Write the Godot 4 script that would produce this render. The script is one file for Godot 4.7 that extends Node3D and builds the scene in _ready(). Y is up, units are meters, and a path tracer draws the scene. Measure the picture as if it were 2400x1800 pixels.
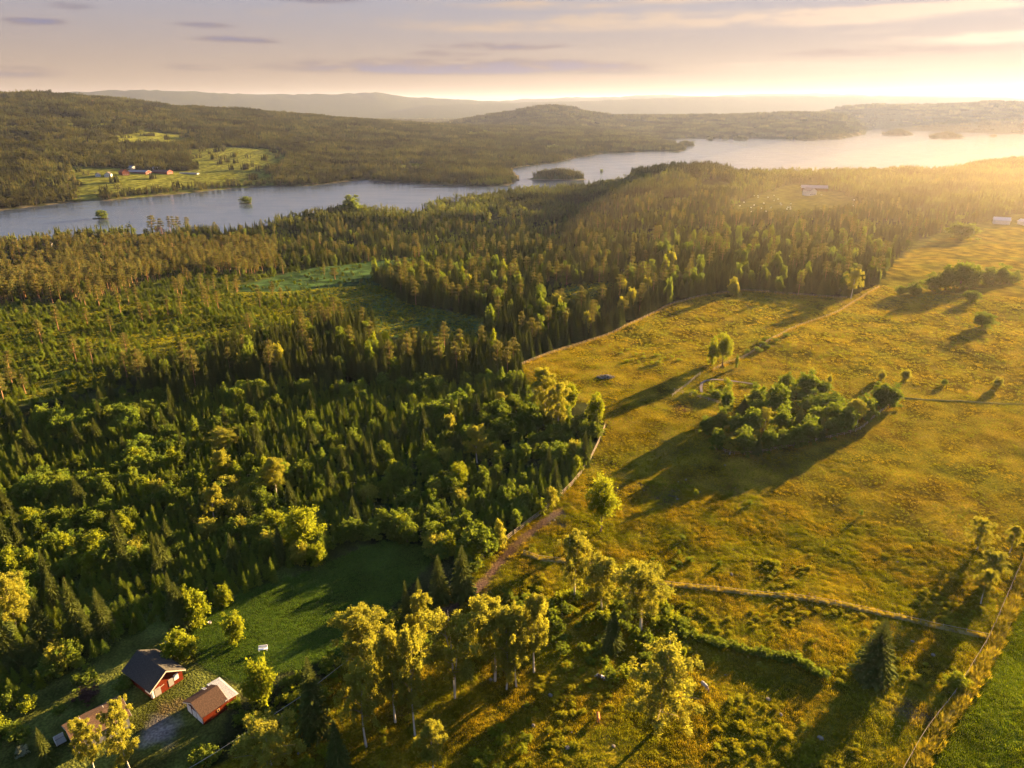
extends Node3D
# An evening view from the air over pasture, young forest and a long lake. Units are metres, y is up, the eye is 100 m above the near pasture.
const LAKE_LEVEL := -45.0
const SUN_AZIMUTH := 46.7
const SUN_HEIGHT := 9.0
const ZONES = [
	["lawn", [-93.9, -94.3, -88.1, -99.1, -85.7, -104.3, -79.7, -111, -75.9, -117.1, -66, -118.4, -59.8, -107.6, -50.9, -103.2, -50.3, -95.3, -48.9, -82.5, -85.6, -82.5]],
	["meadow", [-65, -122.4, -59.3, -129.4, -49, -136.4, -39.2, -145.6, -31.9, -151.1, -19.9, -148.3, -19.2, -142.2, -24.5, -129.4, -28.2, -118.4, -33.6, -111, -40.7, -106.5, -50.9, -103.2, -59.8, -107.6, -66, -118.4]],
	["crop", [115.9, -130.9, 99.2, -114.6, 84, -100.1, 72.5, -90.7, 64.6, -82.5, 82.9, -82.5]],
	["crop", [115.9, -130.9, 82.9, -82.5, 115.5, -82.5, 161.1, -153]],
	["pasture", [0.9, -275, 19, -299.9, 49.4, -328.8, 82.6, -371.5, 121, -402.7, 139.6, -406.9, 192.2, -396, 224.1, -426.7, 292, -533, 375, -629, 445, -680, 586, -763, 771, -766, 182.5, -153, 115.9, -130.9, 99.2, -114.6, 84, -100.1, 72.5, -90.7, 64.6, -82.5, -48.9, -82.5, -38.6, -99.1, -29.2, -114.6, -22.4, -128, -10.6, -133.2, -9.1, -141.3, -1.1, -151.7, 10.4, -167, 21.9, -189.1, 31, -215.4, 30.3, -231.5, 18.7, -239.4, 6.6, -254.2]],
	["field", [235, -796, 294, -929, 410, -1120, 499, -1221, 475, -1120, 475, -1030, 423, -890, 343, -765, 291, -757, 252, -764]],
	["field", [234, -1004, 273, -1069, 369, -1178, 372, -1143, 345, -1076, 259, -986]],
	["field", [292, -533, 356, -628, 440, -707, 578, -818, 684, -830, 586, -763, 445, -680, 375, -629]],
	["field", [-493, -831, -485, -847, -446, -860, -433, -839, -452, -796]],
	["clear", [-103.1, -397.5, -80.9, -439.5, -59, -398.1, -28, -377, -6.5, -347.8, -20.2, -321.6, -43.4, -313.3, -71.8, -337.5]],
	["clear", [17, -393.8, 36.6, -427.3, 73.7, -431.5, 63.7, -399.3, 34.3, -369.5, 13.5, -363.5]],
	["clear", [-194.5, -497.8, -164.7, -565.7, -130, -632, -74, -650, -71.3, -589.3, -103.1, -513.4, -65.3, -407.8, -91.4, -400.3, -134.5, -437.9, -168.5, -427.8]],
	["tall", [-139.5, -243.6, -138.9, -255.4, -107.9, -284.8, -104, -301.1, -97.6, -311.7, -67.1, -296.6, -43.4, -286.6, -22.3, -296, 7.6, -302, 19.7, -283.1, 1.6, -258.4, -14.7, -255.5, -39, -253.6, -65.4, -255.5, -105.2, -257.2, -120.3, -239]],
	["tall", [7.5, -295.7, 20.5, -295.5, 48.4, -322.2, 81, -364.1, 118.6, -394.6, 136.8, -398.7, 188.2, -387.9, 228.4, -436.3, 278.1, -519, 298, -609, 234, -658, 142, -596, 74.1, -434.6, 31, -386.8, -4.6, -373.2, -14.4, -328]],
	["tall", [-104.3, -490.8, -83.1, -574.1, -12.5, -514.9, 20.5, -419.3, 13.1, -353, -4.2, -341.3, -26.5, -357.9, -55.6, -376]],
	["broad", [-39.3, -182, -30.9, -193, -17.8, -190.2, -11.5, -167.4, -22.2, -160.8, -27.8, -146.9, -35.8, -150.7]],
	["broad", [-16.5, -208.4, 4.5, -233.7, 18.9, -222.2, 27.5, -208.4, 19.1, -190.2, 3.7, -184.7, -11.2, -184.7]],
	["broad", [-106.6, -174.5, -79.5, -184.7, -59.2, -174.5, -60.8, -156.6, -87.7, -158.7]],
	["broad", [-123.7, -156.6, -96.4, -160.8, -88.4, -138.1, -103.1, -133.2]],
	["broad", [-28.3, -164.6, -15.5, -160.3, -2.1, -152.2, -1.5, -146.2, -7.8, -136.2, -20, -141.3, -26.3, -150.3]],
	["young", [-388.5, -448.9, -271.7, -441.5, -268, -565, -183.7, -540.2, -95.7, -421.1, -74.5, -352.4, -116.3, -332, -119.5, -295.2, -153.9, -267.4, -197.1, -213.4]],
	["pine", [-696, -833, -584, -815, -426, -794, -258, -785, -171.7, -504.9, -237.5, -500.4, -248.6, -412.1, -348, -401.2]],
	["plant", [-223.1, -210.9, -166.2, -209.5, -147.3, -238.9, -115.8, -249.3, -49.3, -255.9, -3.4, -267.9, 6.4, -249.1, 5.2, -226.9, 11.1, -209.4, 16, -200, 28.1, -212.7, 21.2, -184.5, -1, -149, -8.9, -139.3, -19.2, -142.7, -26.6, -159.9, -36.8, -150, -44.5, -142.7, -49.7, -136, -58.2, -126.8, -63.7, -119.9, -74.4, -114.8, -78.1, -108.8, -84, -102.2, -86.3, -97.1, -92.1, -92.4, -123.4, -91.5]],
	["farfield", [-896, -1483, -822, -1486, -741, -1504, -701, -1520, -652, -1571, -515, -1593, -462, -1433, -532, -1385, -590, -1333, -600, -1285, -650, -1235, -715, -1198, -751, -1244, -768, -1313, -844, -1403]],
	["farfield", [-814, -1890, -757, -1997, -614, -2012, -541, -1795, -527, -1635, -584, -1533, -677, -1578]],
	["farfield", [-1051, -1983, -1050, -2157, -959, -2290, -862, -2077, -939, -1896, -978, -1858]],
	["farfield", [-287, -1813, -236, -1910, -209, -1772, -250, -1667]],
	["farfield", [-220, -3239, -101, -3575, -73, -3202, -170, -2995]],
	["farfield", [80, -2558, 183, -2728, 173, -2532, 98, -2442]],
	["farfield", [-1262, -2112, -1187, -2242, -1126, -2139, -1202, -2027]],
	["farfield", [-1150, -1774, -1114, -1870, -1069, -1808, -1105, -1717]],
	["farfield", [-642, -2258, -598, -2392, -562, -2297, -609, -2159]],
	["farfield", [-579, -3013, -530, -3179, -502, -3011, -546, -2880]],
	["fell", [-1651, -2978, -1560, -3023, -1419, -2685, -1476, -2668]],
	["fell", [-1003, -3340, -878, -3253, -878, -3122, -940, -3142]],
]
const LAKE = [-1400, -900, -1300, -980, -837, -976, -770, -1091, -737, -1151, -716, -1200, -671, -1211, -648, -1253, -602, -1291, -555, -1374, -513, -1419, -476, -1443, -400, -1443, -353, -1520, -316, -1575, -248, -1520, -125, -1460, -47, -1435, -4, -1460, 12, -1547, 12, -1688, -6, -1856, 38, -1952, 126, -2075, 201, -2291, 305, -2484, 513, -2631, 564, -2531, 638, -2739, 711, -3122, 674, -3486, 877, -3677, 1098, -3727, 1349, -3677, 1490, -3579, 1605, -3677, 1980, -4255, 2326, -4954, 2664, -5560, 2725, -5449, 2668, -5045, 2794, -4697, 2986, -4393, 3376, -4255, 1539, -1910, 1358, -1967, 1317, -2027, 1123, -1856, 872, -1585, 809, -1645, 664, -1547, 525, -1493, 463, -1476, 381, -1493, 239, -1367, 162, -1396, 80, -1367, 19, -1338, -67, -1235, -124, -1156, -142, -1059, -183, -1050, -256, -1086, -300, -1016, -338, -888, -403, -879, -466, -876, -509, -869, -531, -848, -575, -801, -646, -740, -800, -640, -1100, -640]
const RIDGE_A = [146, 146, 146, 146, 146, 146, 146, 146, 146, 146, 146, 145, 144, 143, 142, 138, 133, 114, 92, 89, 85, 74, 63, 51, 40, 30, 20, 11, 6, 2, -2, -4, -6, -9, -18, -33, -45, -45, -45, -45, -45, -45, -45, -45, -45, -45, -45, -45, -45, -45, -45, -45, -45, -45, -45, -45, -45, -45, -45, -45, -45]
const RIDGE_B = [-45, -45, -45, -45, -45, -45, -45, -45, -45, -45, -45, -45, -45, -45, -45, -45, -45, -45, -45, -45, -45, -45, -45, -45, -45, -45, -45, -56, 5, 38, 60, 99, 95, 55, 38, 38, 37, 40, 45, 50, 57, 58, 44, 26, 9, -6, -14, -22, -45, -45, -45, -45, -45, -45, -45, -45, -45, -45, -45, -45, -45]
const RIDGE_C = [-45, -45, -45, -45, -45, -45, -45, -45, -45, -45, -45, -45, -45, -45, -45, -45, -45, -45, -45, -45, -45, -45, -45, -45, -45, -45, -45, -45, -45, -45, -45, -45, -45, -45, -45, -45, -45, -45, -45, -61, -24, 54, 98, 110, 104, 116, 127, 119, 115, 111, 107, 109, 111, 114, 116, 116, 116, 116, 116, 116, 116]
const RIDGE_E = [-45, -45, -45, -45, -45, -45, -45, -45, -45, -45, -45, -45, -45, -45, -45, -45, -45, -45, -45, -45, -45, -45, -45, -164, -55, 26, 80, 121, 138, 149, 156, 164, 174, 184, 198, 212, 227, 233, 235, 238, 237, 235, 233, 227, 221, 212, 201, 191, 186, 182, 177, 172, 168, 165, 165, 165, 165, 165, 165, 165, 165]
const RIDGE_D = [190, 190, 190, 190, 190, 190, 194, 199, 205, 210, 216, 229, 244, 258, 272, 297, 323, 336, 333, 312, 291, 286, 285, 293, 304, 313, 262, 234, 217, 196, 171, 86, 15, -35, -45, -45, -45, -45, -45, -45, -45, -45, -45, -45, -45, -45, -45, -45, -45, -45, -45, -45, -45, -45, -45, -45, -45, -45, -45, -45, -45]
const RIDGE_F = [-45, -45, -45, -45, -45, -45, -45, -45, -45, -45, -45, -45, -45, -45, -45, -45, -45, -45, -45, -45, -45, -45, -45, -45, -45, -45, -16, 34, 84, 179, 224, 248, 262, 271, 277, 310, 302, 273, 304, 320, 322, 319, 304, 283, 277, 276, 268, 245, 241, 237, 233, 229, 225, 223, 223, 223, 223, 223, 223, 223, 223]
const LAKE_MIDDLE = [900, 910, 920, 930, 940, 950, 960, 989, 1018, 1048, 1077, 1106, 1135, 1157, 1170, 1183, 1197, 1210, 1223, 1237, 1250, 1270, 1290, 1310, 1330, 1350, 1383, 1417, 1450, 1512, 1575, 1671, 1790, 1900, 2000, 2100, 2200, 2300, 2433, 2529, 2586, 2643, 2700, 2760, 2820, 2880, 2940, 3000, 3000, 3000, 3000, 3000, 3000, 3000, 3000, 3000, 3000, 3000, 3000, 3000, 3000]
const TREES = [
	["birch", 13.8, -128.7, 15.9, 5.9, "tallest narrow birch at the upper end of the birch row"],
	["birch", 19.3, -124, 12.8, 6.4, "leaning birch just below the tallest birch of the pasture"],
	["birch", 26.5, -118.1, 15.7, 7.6, "round-crowned birch with a long pale trunk near the shrubs"],
	["birch", 25.8, -93, 15.4, 7.8, "wide weeping birch standing alone with leaves almost to the grass"],
	["birch", 4.2, -106.3, 17.1, 4.7, "birch with a curved pale trunk at the right of the birch row"],
	["birch", 0.8, -102.7, 17.2, 4, "slim birch beside the curved-trunk birch in the middle row"],
	["birch", -3.2, -104.1, 17.6, 5.9, "broad birch in the middle of the birch row"],
	["birch", -1, -102, 16.7, 3.8, "slim straight birch in front of the broad middle birch"],
	["birch", -10.4, -99.9, 18.5, 6.9, "three-stemmed spreading birch beside the dirt track"],
	["birch", -17.9, -111.6, 13.3, 3.8, "narrow upright birch behind the cluster of golden birches"],
	["birch", -26.3, -104.3, 15.5, 7.2, "broad golden birch at the edge of the shaded meadow"],
	["birch", -25.1, -97.7, 13.4, 5.2, "golden birch in front of the broad birch by the meadow"],
	["birch", -20.4, -94.3, 19.4, 4.8, "tall birch in the middle of the golden cluster"],
	["birch", -16.6, -91.4, 21.6, 4.1, "birch on the right of the golden cluster with a bare lower trunk"],
	["birch", -24.4, -88.8, 17.2, 4.6, "sparse birch with drooping top and grey trunk below the cluster"],
	["birch", -38.1, -82.5, 11.1, 6.5, "low spreading birch at the bottom edge of the picture"],
	["birch", -12.7, -83.7, 10.4, 3.8, "small birch near the bottom edge right of the sparse birch"],
	["spruce", -33.4, -91.4, 16.9, 5.9, "large brown-green spruce right of the sheds"],
	["spruce", -27.9, -84.1, 10.9, 3.8, "dark shaded spruce at the bottom behind the large brown spruce"],
	["round", -44.4, -97.2, 11.1, 4.8, "golden young tree between the grey-roofed shed and the large spruce"],
	["round", -55.1, -113.9, 7.1, 3.9, "small round golden tree standing alone in the shaded meadow"],
	["round", -64.3, -109.3, 6.2, 5.1, "golden tree right behind the red barn"],
	["birch", -66.8, -83.4, 11, 3.6, "golden birch in front of the hidden house roof"],
	["birch", -62, -84.7, 13.5, 4, "taller golden birch beside the gravel yard"],
	["spruce", -75.9, -85.7, 7.9, 3, "small conical spruce on the lawn left of the hidden house"],
	["birch", -100.4, -115.8, 13.3, 5.6, "golden birch at the left edge above the shaded spruces"],
	["spruce", -86.8, -114.6, 15.3, 5, "tall golden-tipped spruce at the forest edge behind the lawn"],
	["spruce", -82.3, -115.8, 11.7, 4.4, "slender spruce right of the tallest forest edge spruce"],
	["spruce", -82.9, -111.6, 10.3, 3.6, "shorter spruce in front of the forest edge spruces"],
	["spruce", -91.4, -111, 13.3, 5.8, "dark broad spruce between the golden birch and the lawn"],
	["spruce", -95.2, -106.5, 12.5, 5.6, "dark spruce at the left edge of the lawn"],
	["spruce", -81.5, -138, 8.5, 3.9, "lit conical spruce rising above the young forest"],
	["spruce", -90.3, -138.8, 14.9, 6, "large old spruce standing out of the broadleaf thicket"],
	["spruce", -87.1, -134, 11.1, 4.2, "spruce in front of the large old spruce"],
	["spruce", -67.9, -118.4, 11.4, 4.5, "golden spruce at the meadow corner behind the barn"],
	["round", -65.5, -119.7, 7.7, 4.9, "golden rounded tree beside the meadow corner spruce"],
	["round", -61.5, -125.1, 5, 2.7, "small golden tree at the upper left of the meadow"],
	["aspen", -50.1, -145.3, 11.9, 7.7, "big round golden aspen above the shaded meadow"],
	["round", -49.8, -141.3, 5.3, 3.4, "small pale tree under the big golden aspen"],
	["round", -45.7, -140.5, 6.1, 3.6, "low golden tree right below the big aspen"],
	["birch", -64.8, -170.9, 10.9, 7.2, "pale golden birch rising from the middle of the young forest"],
	["birch", -81.5, -178, 9.6, 4.8, "pale slim birch left of the pale golden birch in the forest"],
	["birch", -76.3, -157.3, 9.8, 4.8, "yellow-green birch leaning over the spruces"],
	["birch", -90.6, -201.1, 5.9, 8, "golden broadleaf cluster tree among the plantation spruces"],
	["aspen", -14.8, -175.6, 8.1, 4.5, "small bright yellow aspen above the dark thicket"],
	["birch", -10.5, -191, 11.5, 6.6, "pale birch in the dark broadleaf thicket"],
	["birch", 10.7, -217.1, 18.4, 8.4, "greyish drooping birch at the pasture corner"],
	["birch", 15.5, -213.7, 15.9, 7, "second greyish birch at the pasture corner"],
	["round", 28, -217.8, 10.2, 5.4, "bright yellow tree at the inner pasture corner"],
	["round", 20.6, -229.6, 9.7, 3.9, "small bright tree left of the inner pasture corner"],
	["aspen", 22.5, -154.4, 15, 6.8, "lone lollipop-shaped tree on the shaded part of the pasture"],
	["round", 125.9, -395.7, 9.9, 5.3, "small pale tree at the far corner of the pasture"],
	["round", 82.7, -276.9, 11.1, 4.2, "slim yellow tree of the pair by the pasture wall"],
	["aspen", 86.5, -274.8, 14.3, 5.9, "taller darker tree of the pair by the pasture wall"],
	["birch", 192.5, -394, 15.6, 8.2, "thin tall tree at the forest corner in the glare"],
	["birch", 112.8, -146, 7.9, 5.1, "golden birch by the boundary wall, first from the bottom of the row of four"],
	["birch", 119.7, -144.6, 7.3, 3.3, "narrow golden birch nearest the picture's right edge"],
	["birch", 108.5, -134.3, 7.3, 4.6, "golden bushy birch leaning left by the boundary wall"],
	["birch", 101.8, -126.5, 8.6, 2.7, "slim golden birch below the leaning one"],
	["spruce", 67.6, -104.1, 14, 6.9, "single big dark spruce on the lower right pasture"],
	["spruce", 19.9, -112.8, 9.9, 4.7, "dark bushy spruce among the shrubs"],
	["spruce", 4.4, -118.4, 9.1, 3.8, "dark spruce behind the birch row"],
	["birch", -3.8, -231.5, 5.7, 3.3, "pale slim tree at the edge of the tall spruces"],
	["round", 82.1, -102.2, 3, 3.6, "golden bush at the bend of the boundary wall"],
	["round", 396.9, -630.4, 14.8, 22.5, "hazy tree at the right field edge"],
	["round", 10.4, -167.5, 5.3, 3.4, "pale young tree by the forest fence"],
	["round", 18.8, -185.6, 5.2, 3.2, "golden young tree beside the upper forest fence"],
	["round", 7.3, -163.1, 4.5, 2.9, "yellow-green young tree along the forest fence"],
	["round", -3.1, -148.3, 7.3, 2.7, "pale upright young tree beside the rail fence"],
	["round", -8.7, -143.9, 9.5, 7.1, "rounded grey-green willow beside the rail fence"],
	["spruce", -10.8, -129.4, 13.8, 5.9, "tall dark spruce at the lower end of the rail fence"],
	["spruce", -15.9, -128, 12.1, 4.6, "dark spruce beside the tall one at the fence end"],
	["spruce", -19.2, -120.3, 11.7, 4.2, "golden-tipped spruce at the meadow's right edge"],
	["spruce", -21.7, -119, 12.2, 3.1, "slim golden spruce at the meadow's right edge"],
	["round", 63.5, -210.4, 6.7, 4.4, "leafy tree in the front edge of the pasture grove"],
	["round", 64.3, -200.5, 7, 4.3, "leafy tree in the front edge of the pasture grove"],
	["birch", 67.5, -197.5, 5.8, 4.8, "leafy tree in the front edge of the pasture grove"],
	["round", 71.5, -196.9, 8.7, 5.6, "leafy tree in the front edge of the pasture grove"],
	["spruce", 75.7, -197.5, 8.2, 3.5, "leafy tree in the front edge of the pasture grove"],
	["round", 79.9, -199.3, 7.5, 4.6, "leafy tree in the front edge of the pasture grove"],
	["round", 84.8, -201.1, 6.2, 4.2, "leafy tree in the front edge of the pasture grove"],
	["round", 89.5, -202.9, 6.4, 6, "leafy tree in the front edge of the pasture grove"],
	["round", 94.6, -205.3, 8.6, 5.8, "leafy tree in the front edge of the pasture grove"],
	["spruce", 99.4, -207.2, 8.6, 3.6, "leafy tree in the front edge of the pasture grove"],
	["round", 104.6, -209.8, 6.9, 5.5, "leafy tree in the front edge of the pasture grove"],
	["round", 110.5, -213.7, 8.5, 6.1, "leafy tree in the front edge of the pasture grove"],
	["birch", 116, -217.8, 9.2, 4.5, "leafy tree in the front edge of the pasture grove"],
	["round", 120.9, -223.4, 8.3, 5.9, "leafy tree in the front edge of the pasture grove"],
	["round", 69.2, -213.7, 7.7, 3.7, "leafy tree in the front edge of the pasture grove"],
	["round", 73.2, -210.4, 7.5, 4.4, "leafy tree in the front edge of the pasture grove"],
	["round", 78.1, -210.4, 9.2, 6.1, "leafy tree in the front edge of the pasture grove"],
	["birch", 83.2, -213, 7.8, 4.9, "leafy tree in the front edge of the pasture grove"],
	["round", 88.1, -211.1, 9.1, 5.4, "leafy tree in the front edge of the pasture grove"],
	["spruce", 94.7, -213.7, 9.1, 4.9, "leafy tree in the front edge of the pasture grove"],
	["round", 101.4, -216.4, 7.8, 5.2, "leafy tree in the front edge of the pasture grove"],
	["round", 108, -218.4, 8.2, 5.3, "leafy tree in the front edge of the pasture grove"],
	["birch", 115.4, -222.3, 6.6, 5.1, "leafy tree in the front edge of the pasture grove"],
	["round", 74.1, -225.9, 9.2, 4.5, "leafy tree in the front edge of the pasture grove"],
	["spruce", 80, -225.9, 6.3, 4.7, "leafy tree in the front edge of the pasture grove"],
	["round", 84, -222.3, 7.1, 5.6, "leafy tree in the front edge of the pasture grove"],
	["round", 92.5, -227.7, 10.4, 6.8, "tall dark tree standing up in the middle of the pasture grove"],
	["round", 85.6, -229.6, 8.9, 6.3, "dark upright tree at the left middle of the pasture grove"],
	["round", 109.8, -245.5, 8, 7.9, "big rounded tree at the back of the pasture grove"],
	["round", 103.4, -249.8, 6, 5.8, "tree left of the big rounded tree at the grove's back"],
	["round", 115.4, -245.5, 5.1, 6.3, "smaller tree right of the big rounded tree at the grove's back"],
	["round", 111.9, -229.6, 6.5, 11.9, "wide domed bush inside the grove clearing"],
	["round", 132, -235.4, 7.9, 6.4, "leafy tree at the right tip of the pasture grove"],
	["round", 134.8, -233.4, 8.2, 7, "slanting tree at the rightmost tip of the grove"],
	["round", 124, -231.5, 4.1, 6.6, "round bush near the right tip of the grove"],
	["round", 105.1, -229.6, 4.9, 7.5, "round bush left of the wide domed bush"],
	["round", 222.7, -398.6, 5.5, 6.3, "hazy tree of the hedge below the sunlit upper field"],
	["round", 231.3, -400.9, 7, 7.4, "hazy tree of the hedge below the sunlit upper field"],
	["round", 247.6, -410.2, 10.2, 10, "hazy tree of the hedge below the sunlit upper field"],
	["round", 256.7, -412.9, 13.5, 10, "hazy tree of the hedge below the sunlit upper field"],
	["round", 267.9, -416.9, 16.2, 11.1, "hazy tree of the hedge below the sunlit upper field"],
	["round", 276.8, -421, 13.5, 9.2, "hazy tree of the hedge below the sunlit upper field"],
	["round", 289.4, -426.6, 10.5, 9.3, "hazy tree of the hedge below the sunlit upper field"],
	["round", 302.4, -432.6, 11.2, 8.9, "hazy tree of the hedge below the sunlit upper field"],
	["round", 314.5, -438.8, 7, 8, "hazy tree of the hedge below the sunlit upper field"],
	["round", 251.6, -379.5, 6.7, 8.4, "hazy tree of the hedge below the sunlit upper field"],
	["round", 227.2, -330.4, 7.5, 9.5, "dark hazy tree casting a long shadow on the upper pasture"],
	["round", 117.1, -260.2, 4.6, 2.3, "small pale sapling behind the pasture grove, left one"],
	["round", 122.8, -256.5, 3.5, 2, "tiny pale sapling behind the pasture grove, middle"],
	["round", 144.5, -259.7, 4.1, 2.7, "small pale sapling behind the grove beside the low bank"],
	["round", 153.2, -258.8, 5.3, 3.6, "pale sapling right of the grove on the upper pasture"],
	["round", 167.4, -256.5, 2.6, 2, "tiny shrub on the upper pasture near the field line"],
	["round", 186.2, -253.8, 4.2, 3.6, "pale round shrub at the right of the upper pasture"],
	["round", 91.7, -273.3, 5.5, 1.4, "tiny dry sapling beside the pasture wall"],
	["round", -520.1, -884.3, 6.8, 4.7, "small round tree in the row on the lakeside meadow"],
	["round", -495.8, -864.4, 6.6, 4.6, "small round tree in the row on the lakeside meadow"],
	["round", -500, -881.3, 6.7, 4.2, "small round tree in the row on the lakeside meadow"],
	["round", -486.8, -871.7, 6.7, 6.2, "small round tree in the row on the lakeside meadow"],
	["round", -488.4, -885.2, 6.8, 4.2, "small round tree in the row on the lakeside meadow"],
	["round", -482.9, -884.7, 6.8, 4.2, "small round tree in the row on the lakeside meadow"],
	["round", -477.3, -889.1, 6.8, 6.3, "small round tree in the row on the lakeside meadow"],
	["round", -468.9, -888.4, 6.8, 5.3, "small round tree in the row on the lakeside meadow"],
	["round", -227.3, -1025.1, 26.5, 25.2, "big dark round tree standing above the near lake shore"],
]
const PINES = [[-186.3, -286.8, 13.3, 3.6], [-177.2, -283.1, 12.3, 2.9], [-170.7, -298.3, 9.9, 4.1], [-196.2, -259.9, 8.9, 4], [-184.2, -249.6, 8.6, 2.9], [-204, -386.9, 3.7, 2.4], [-200.3, -380.4, 4.9, 3.3], [-298, -461.2, 11.5, 4], [-270.3, -433.7, 12.8, 3.7], [-239.5, -400.6, 16.4, 5.4], [-222.1, -390.5, 14.8, 3.4], [-232.2, -419.2, 14.5, 3.6], [-206.6, -381.5, 12.1, 2.8], [-257.1, -563.8, 12.1, 6.8], [-214.8, -454.3, 9.9, 3.3], [-237.6, -571.3, 15, 3.4], [-233.8, -584, 14.2, 3.5], [-142.6, -533.3, 9.8, 2.6], [-130.9, -518.2, 9.5, 5], [-97.4, -334.5, 14, 3.7], [-94.2, -338.6, 14.1, 4.6], [-92.2, -357, 13.6, 4.4], [-86.2, -347.1, 12.2, 3.4], [-435.3, -870.5, 24.9, 11.3], [-422.3, -887, 23.3, 5.2], [-412.8, -878.1, 22.6, 5.2], [-413.8, -891.8, 22.4, 6.3], [-404.8, -896.6, 21, 7.4], [-424.9, -870.4, 20.9, 7.2], [-62.3, -414.7, 12.9, 2.5], [-21, -385.2, 10.9, 2.8]]
const LINE_RAIL_FENCE = [31, -215.4, 27, -202.6, 21.9, -189.1, 16.3, -176.8, 10.4, -167, 4.4, -159, -1.1, -151.7, -5.2, -146.5, -9.1, -141.3]
const LINE_BANK = [2.9, -145.6, 7.1, -142.8, 13.1, -141.8, 23.8, -138, 34.8, -133.7, 47.7, -131.5, 61, -128.7, 73.4, -125.1, 84.9, -120.7, 97.1, -116.1]
const LINE_WALL = [147.1, -169.7, 121.6, -142.2, 108.3, -128, 98, -116.9, 88.5, -107.6, 79.6, -99.1, 70.8, -91.6, 62.8, -83.7]
const LINE_EDGE = [0.9, -272.9, 9, -283.6, 20.7, -297.4, 49.1, -326.7, 82.1, -368.9, 105.5, -389.9, 122.9, -400.7, 141.8, -405.8, 169.3, -399.8, 190.1, -393.9]
const LINE_MID = [81.5, -269.8, 88.6, -278, 99.6, -287.7, 116.1, -307.1, 133, -326.9, 149.8, -343.7, 166.1, -357.1, 188.9, -383.3, 220, -418.3]
const LINE_MID2 = [59.1, -242.6, 67.2, -254.2, 74.8, -264.9]
const LINE_GROVE = [60.9, -247.7, 68.9, -241, 76.2, -233.4]
const LINE_GROVE2 = [65.4, -207.2, 65.4, -199.6, 69.9, -196.9, 79.7, -198.7, 95.6, -205.3, 112.8, -213, 125.4, -224.8, 137.5, -237.3]
const LINE_CROSS = [140.2, -242.6, 156.1, -240.2, 170.7, -238.5, 192.9, -236.9]
const LINE_TRACK = [12.5, -164.2, 7.7, -158.6, 2.1, -151.1, -2, -143.9, -5.9, -135.6, -8.9, -129.4, -14.6, -123.7, -16.8, -114.6]
const LINE_DITCH = [38.1, -301.3, 50.1, -281.1, 63.6, -276.9, 76.8, -273.3]
const LINE_HEDGE = [34.9, -117.1, 39.5, -114.6, 44, -112.2, 48.5, -110.4, 52.2, -109.3, 55.7, -107.6, 58.5, -104.3]
const LINE_WIRE = [-53.3, -84.9, -41.8, -94.3, -30.8, -109.8]
const LINE_GARDEN_EDGE = [-98.4, -107.6, -91.2, -113.4]
const BALES = [339, -1021, 333, -990, 324, -977, 322, -955, 358, -999, 336, -934, 345, -946, 335, -956, 288, -904, 274, -874, 293, -880, 310, -896, 331, -897, 327, -883, 279, -848, 286, -832, 303, -849, 328, -864, 346, -903, 321, -838, 315, -821, 311, -821, 282, -805, 265, -804, 413, -880, 412, -839, 425, -1004, 445, -949]
const ROCKS = [14, -161.4, 11.1, -160, 9.9, -158.6, 24.8, -183, 50.3, -181.5, 47.9, -180.5, 47, -175.6, 45.4, -172, 45.5, -170.6, 37.2, -175.6, 52.5, -174.4, 63.3, -176.8, 64.1, -169.3, 37.7, -165.3, 11, -148.5, 3.4, -148.3, 45.1, -213, 63.9, -189.6, 100.1, -196.6, 91.5, -141.8, 82.3, -135.9, 81.5, -123, 80.6, -120.3, 65.8, -129.7, 50.9, -137.5, 54.2, -147.4, 82.7, -110.7, 81.6, -112.2, 80.7, -114.6, 118.6, -143, 113.8, -200.5, 87.4, -207.2, 79.4, -193.8, 87.2, -167.5, 7, -100.3, 1.9, -97.7, -4, -104.3, 15.8, -98.6, 22.8, -104.7, 40.4, -105.4, 47.3, -95.3, 17, -88.7, 10.2, -91.6, 9.2, -88.2, 3.7, -93.4, 46.3, -99.1, 52.2, -90.3, -35.3, -87.3, 160.7, -237.3, 166.1, -238.5, 23.2, -145.6, -7.7, -99.1]
const SHRUB_MAIN = [8.5, -129.4, 23.9, -131.7, 33, -125.1, 38.7, -118.4, 33.3, -109.8, 19.9, -103.2, 10.7, -107.6, 5.4, -121]
const SHRUB_TRACK = [-28.6, -121, -18.4, -125.1, -14, -117.1, -19.7, -107.6, -26.2, -107.6]
const SHRUB_VERGE = [-49.4, -99.1, -40.4, -105.4, -29.4, -115.8, -26.6, -109.8, -34, -99.1, -42.7, -88.2, -47.6, -82.5, -53.3, -84.9]
const SHRUB_GROVE = [62.1, -245.5, 82.6, -256.5, 109.1, -261.1, 124.6, -254.2, 105.9, -231.5, 84.7, -231.5, 73.6, -235.4]
const SHRUB_WALL = [101.9, -292.2, 116.3, -313.5, 129.3, -316.7, 116, -301, 104.7, -289.3]
const SHRUB_DITCH = [42.6, -292.3, 53.2, -301, 66.7, -292.2, 71.6, -281.1, 59.7, -274.9, 47.9, -278.5]
const SHRUB_LOW = [-7.3, -90.7, 0, -94.3, 4.3, -88.2, 0, -84.1, -6.9, -84.1]
const SHRUB_SHADE = [-9.2, -125.1, -4.7, -129.4, 8.4, -128, 5.4, -121, -1.8, -122.4]
const SHRUB_SPARSE = [31.3, -147.4, 45.6, -155, 49.7, -138.8, 35.1, -135.6]
const WHEELS_A = [76.9, -84.1, 79.3, -86.5, 81.7, -88.6, 84.1, -89.7, 87.3, -90.0]
const WHEELS_B = [78.5, -84.1, 80.8, -86.5, 82.9, -88.0, 84.5, -88.6, 87.0, -89.0]
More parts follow.
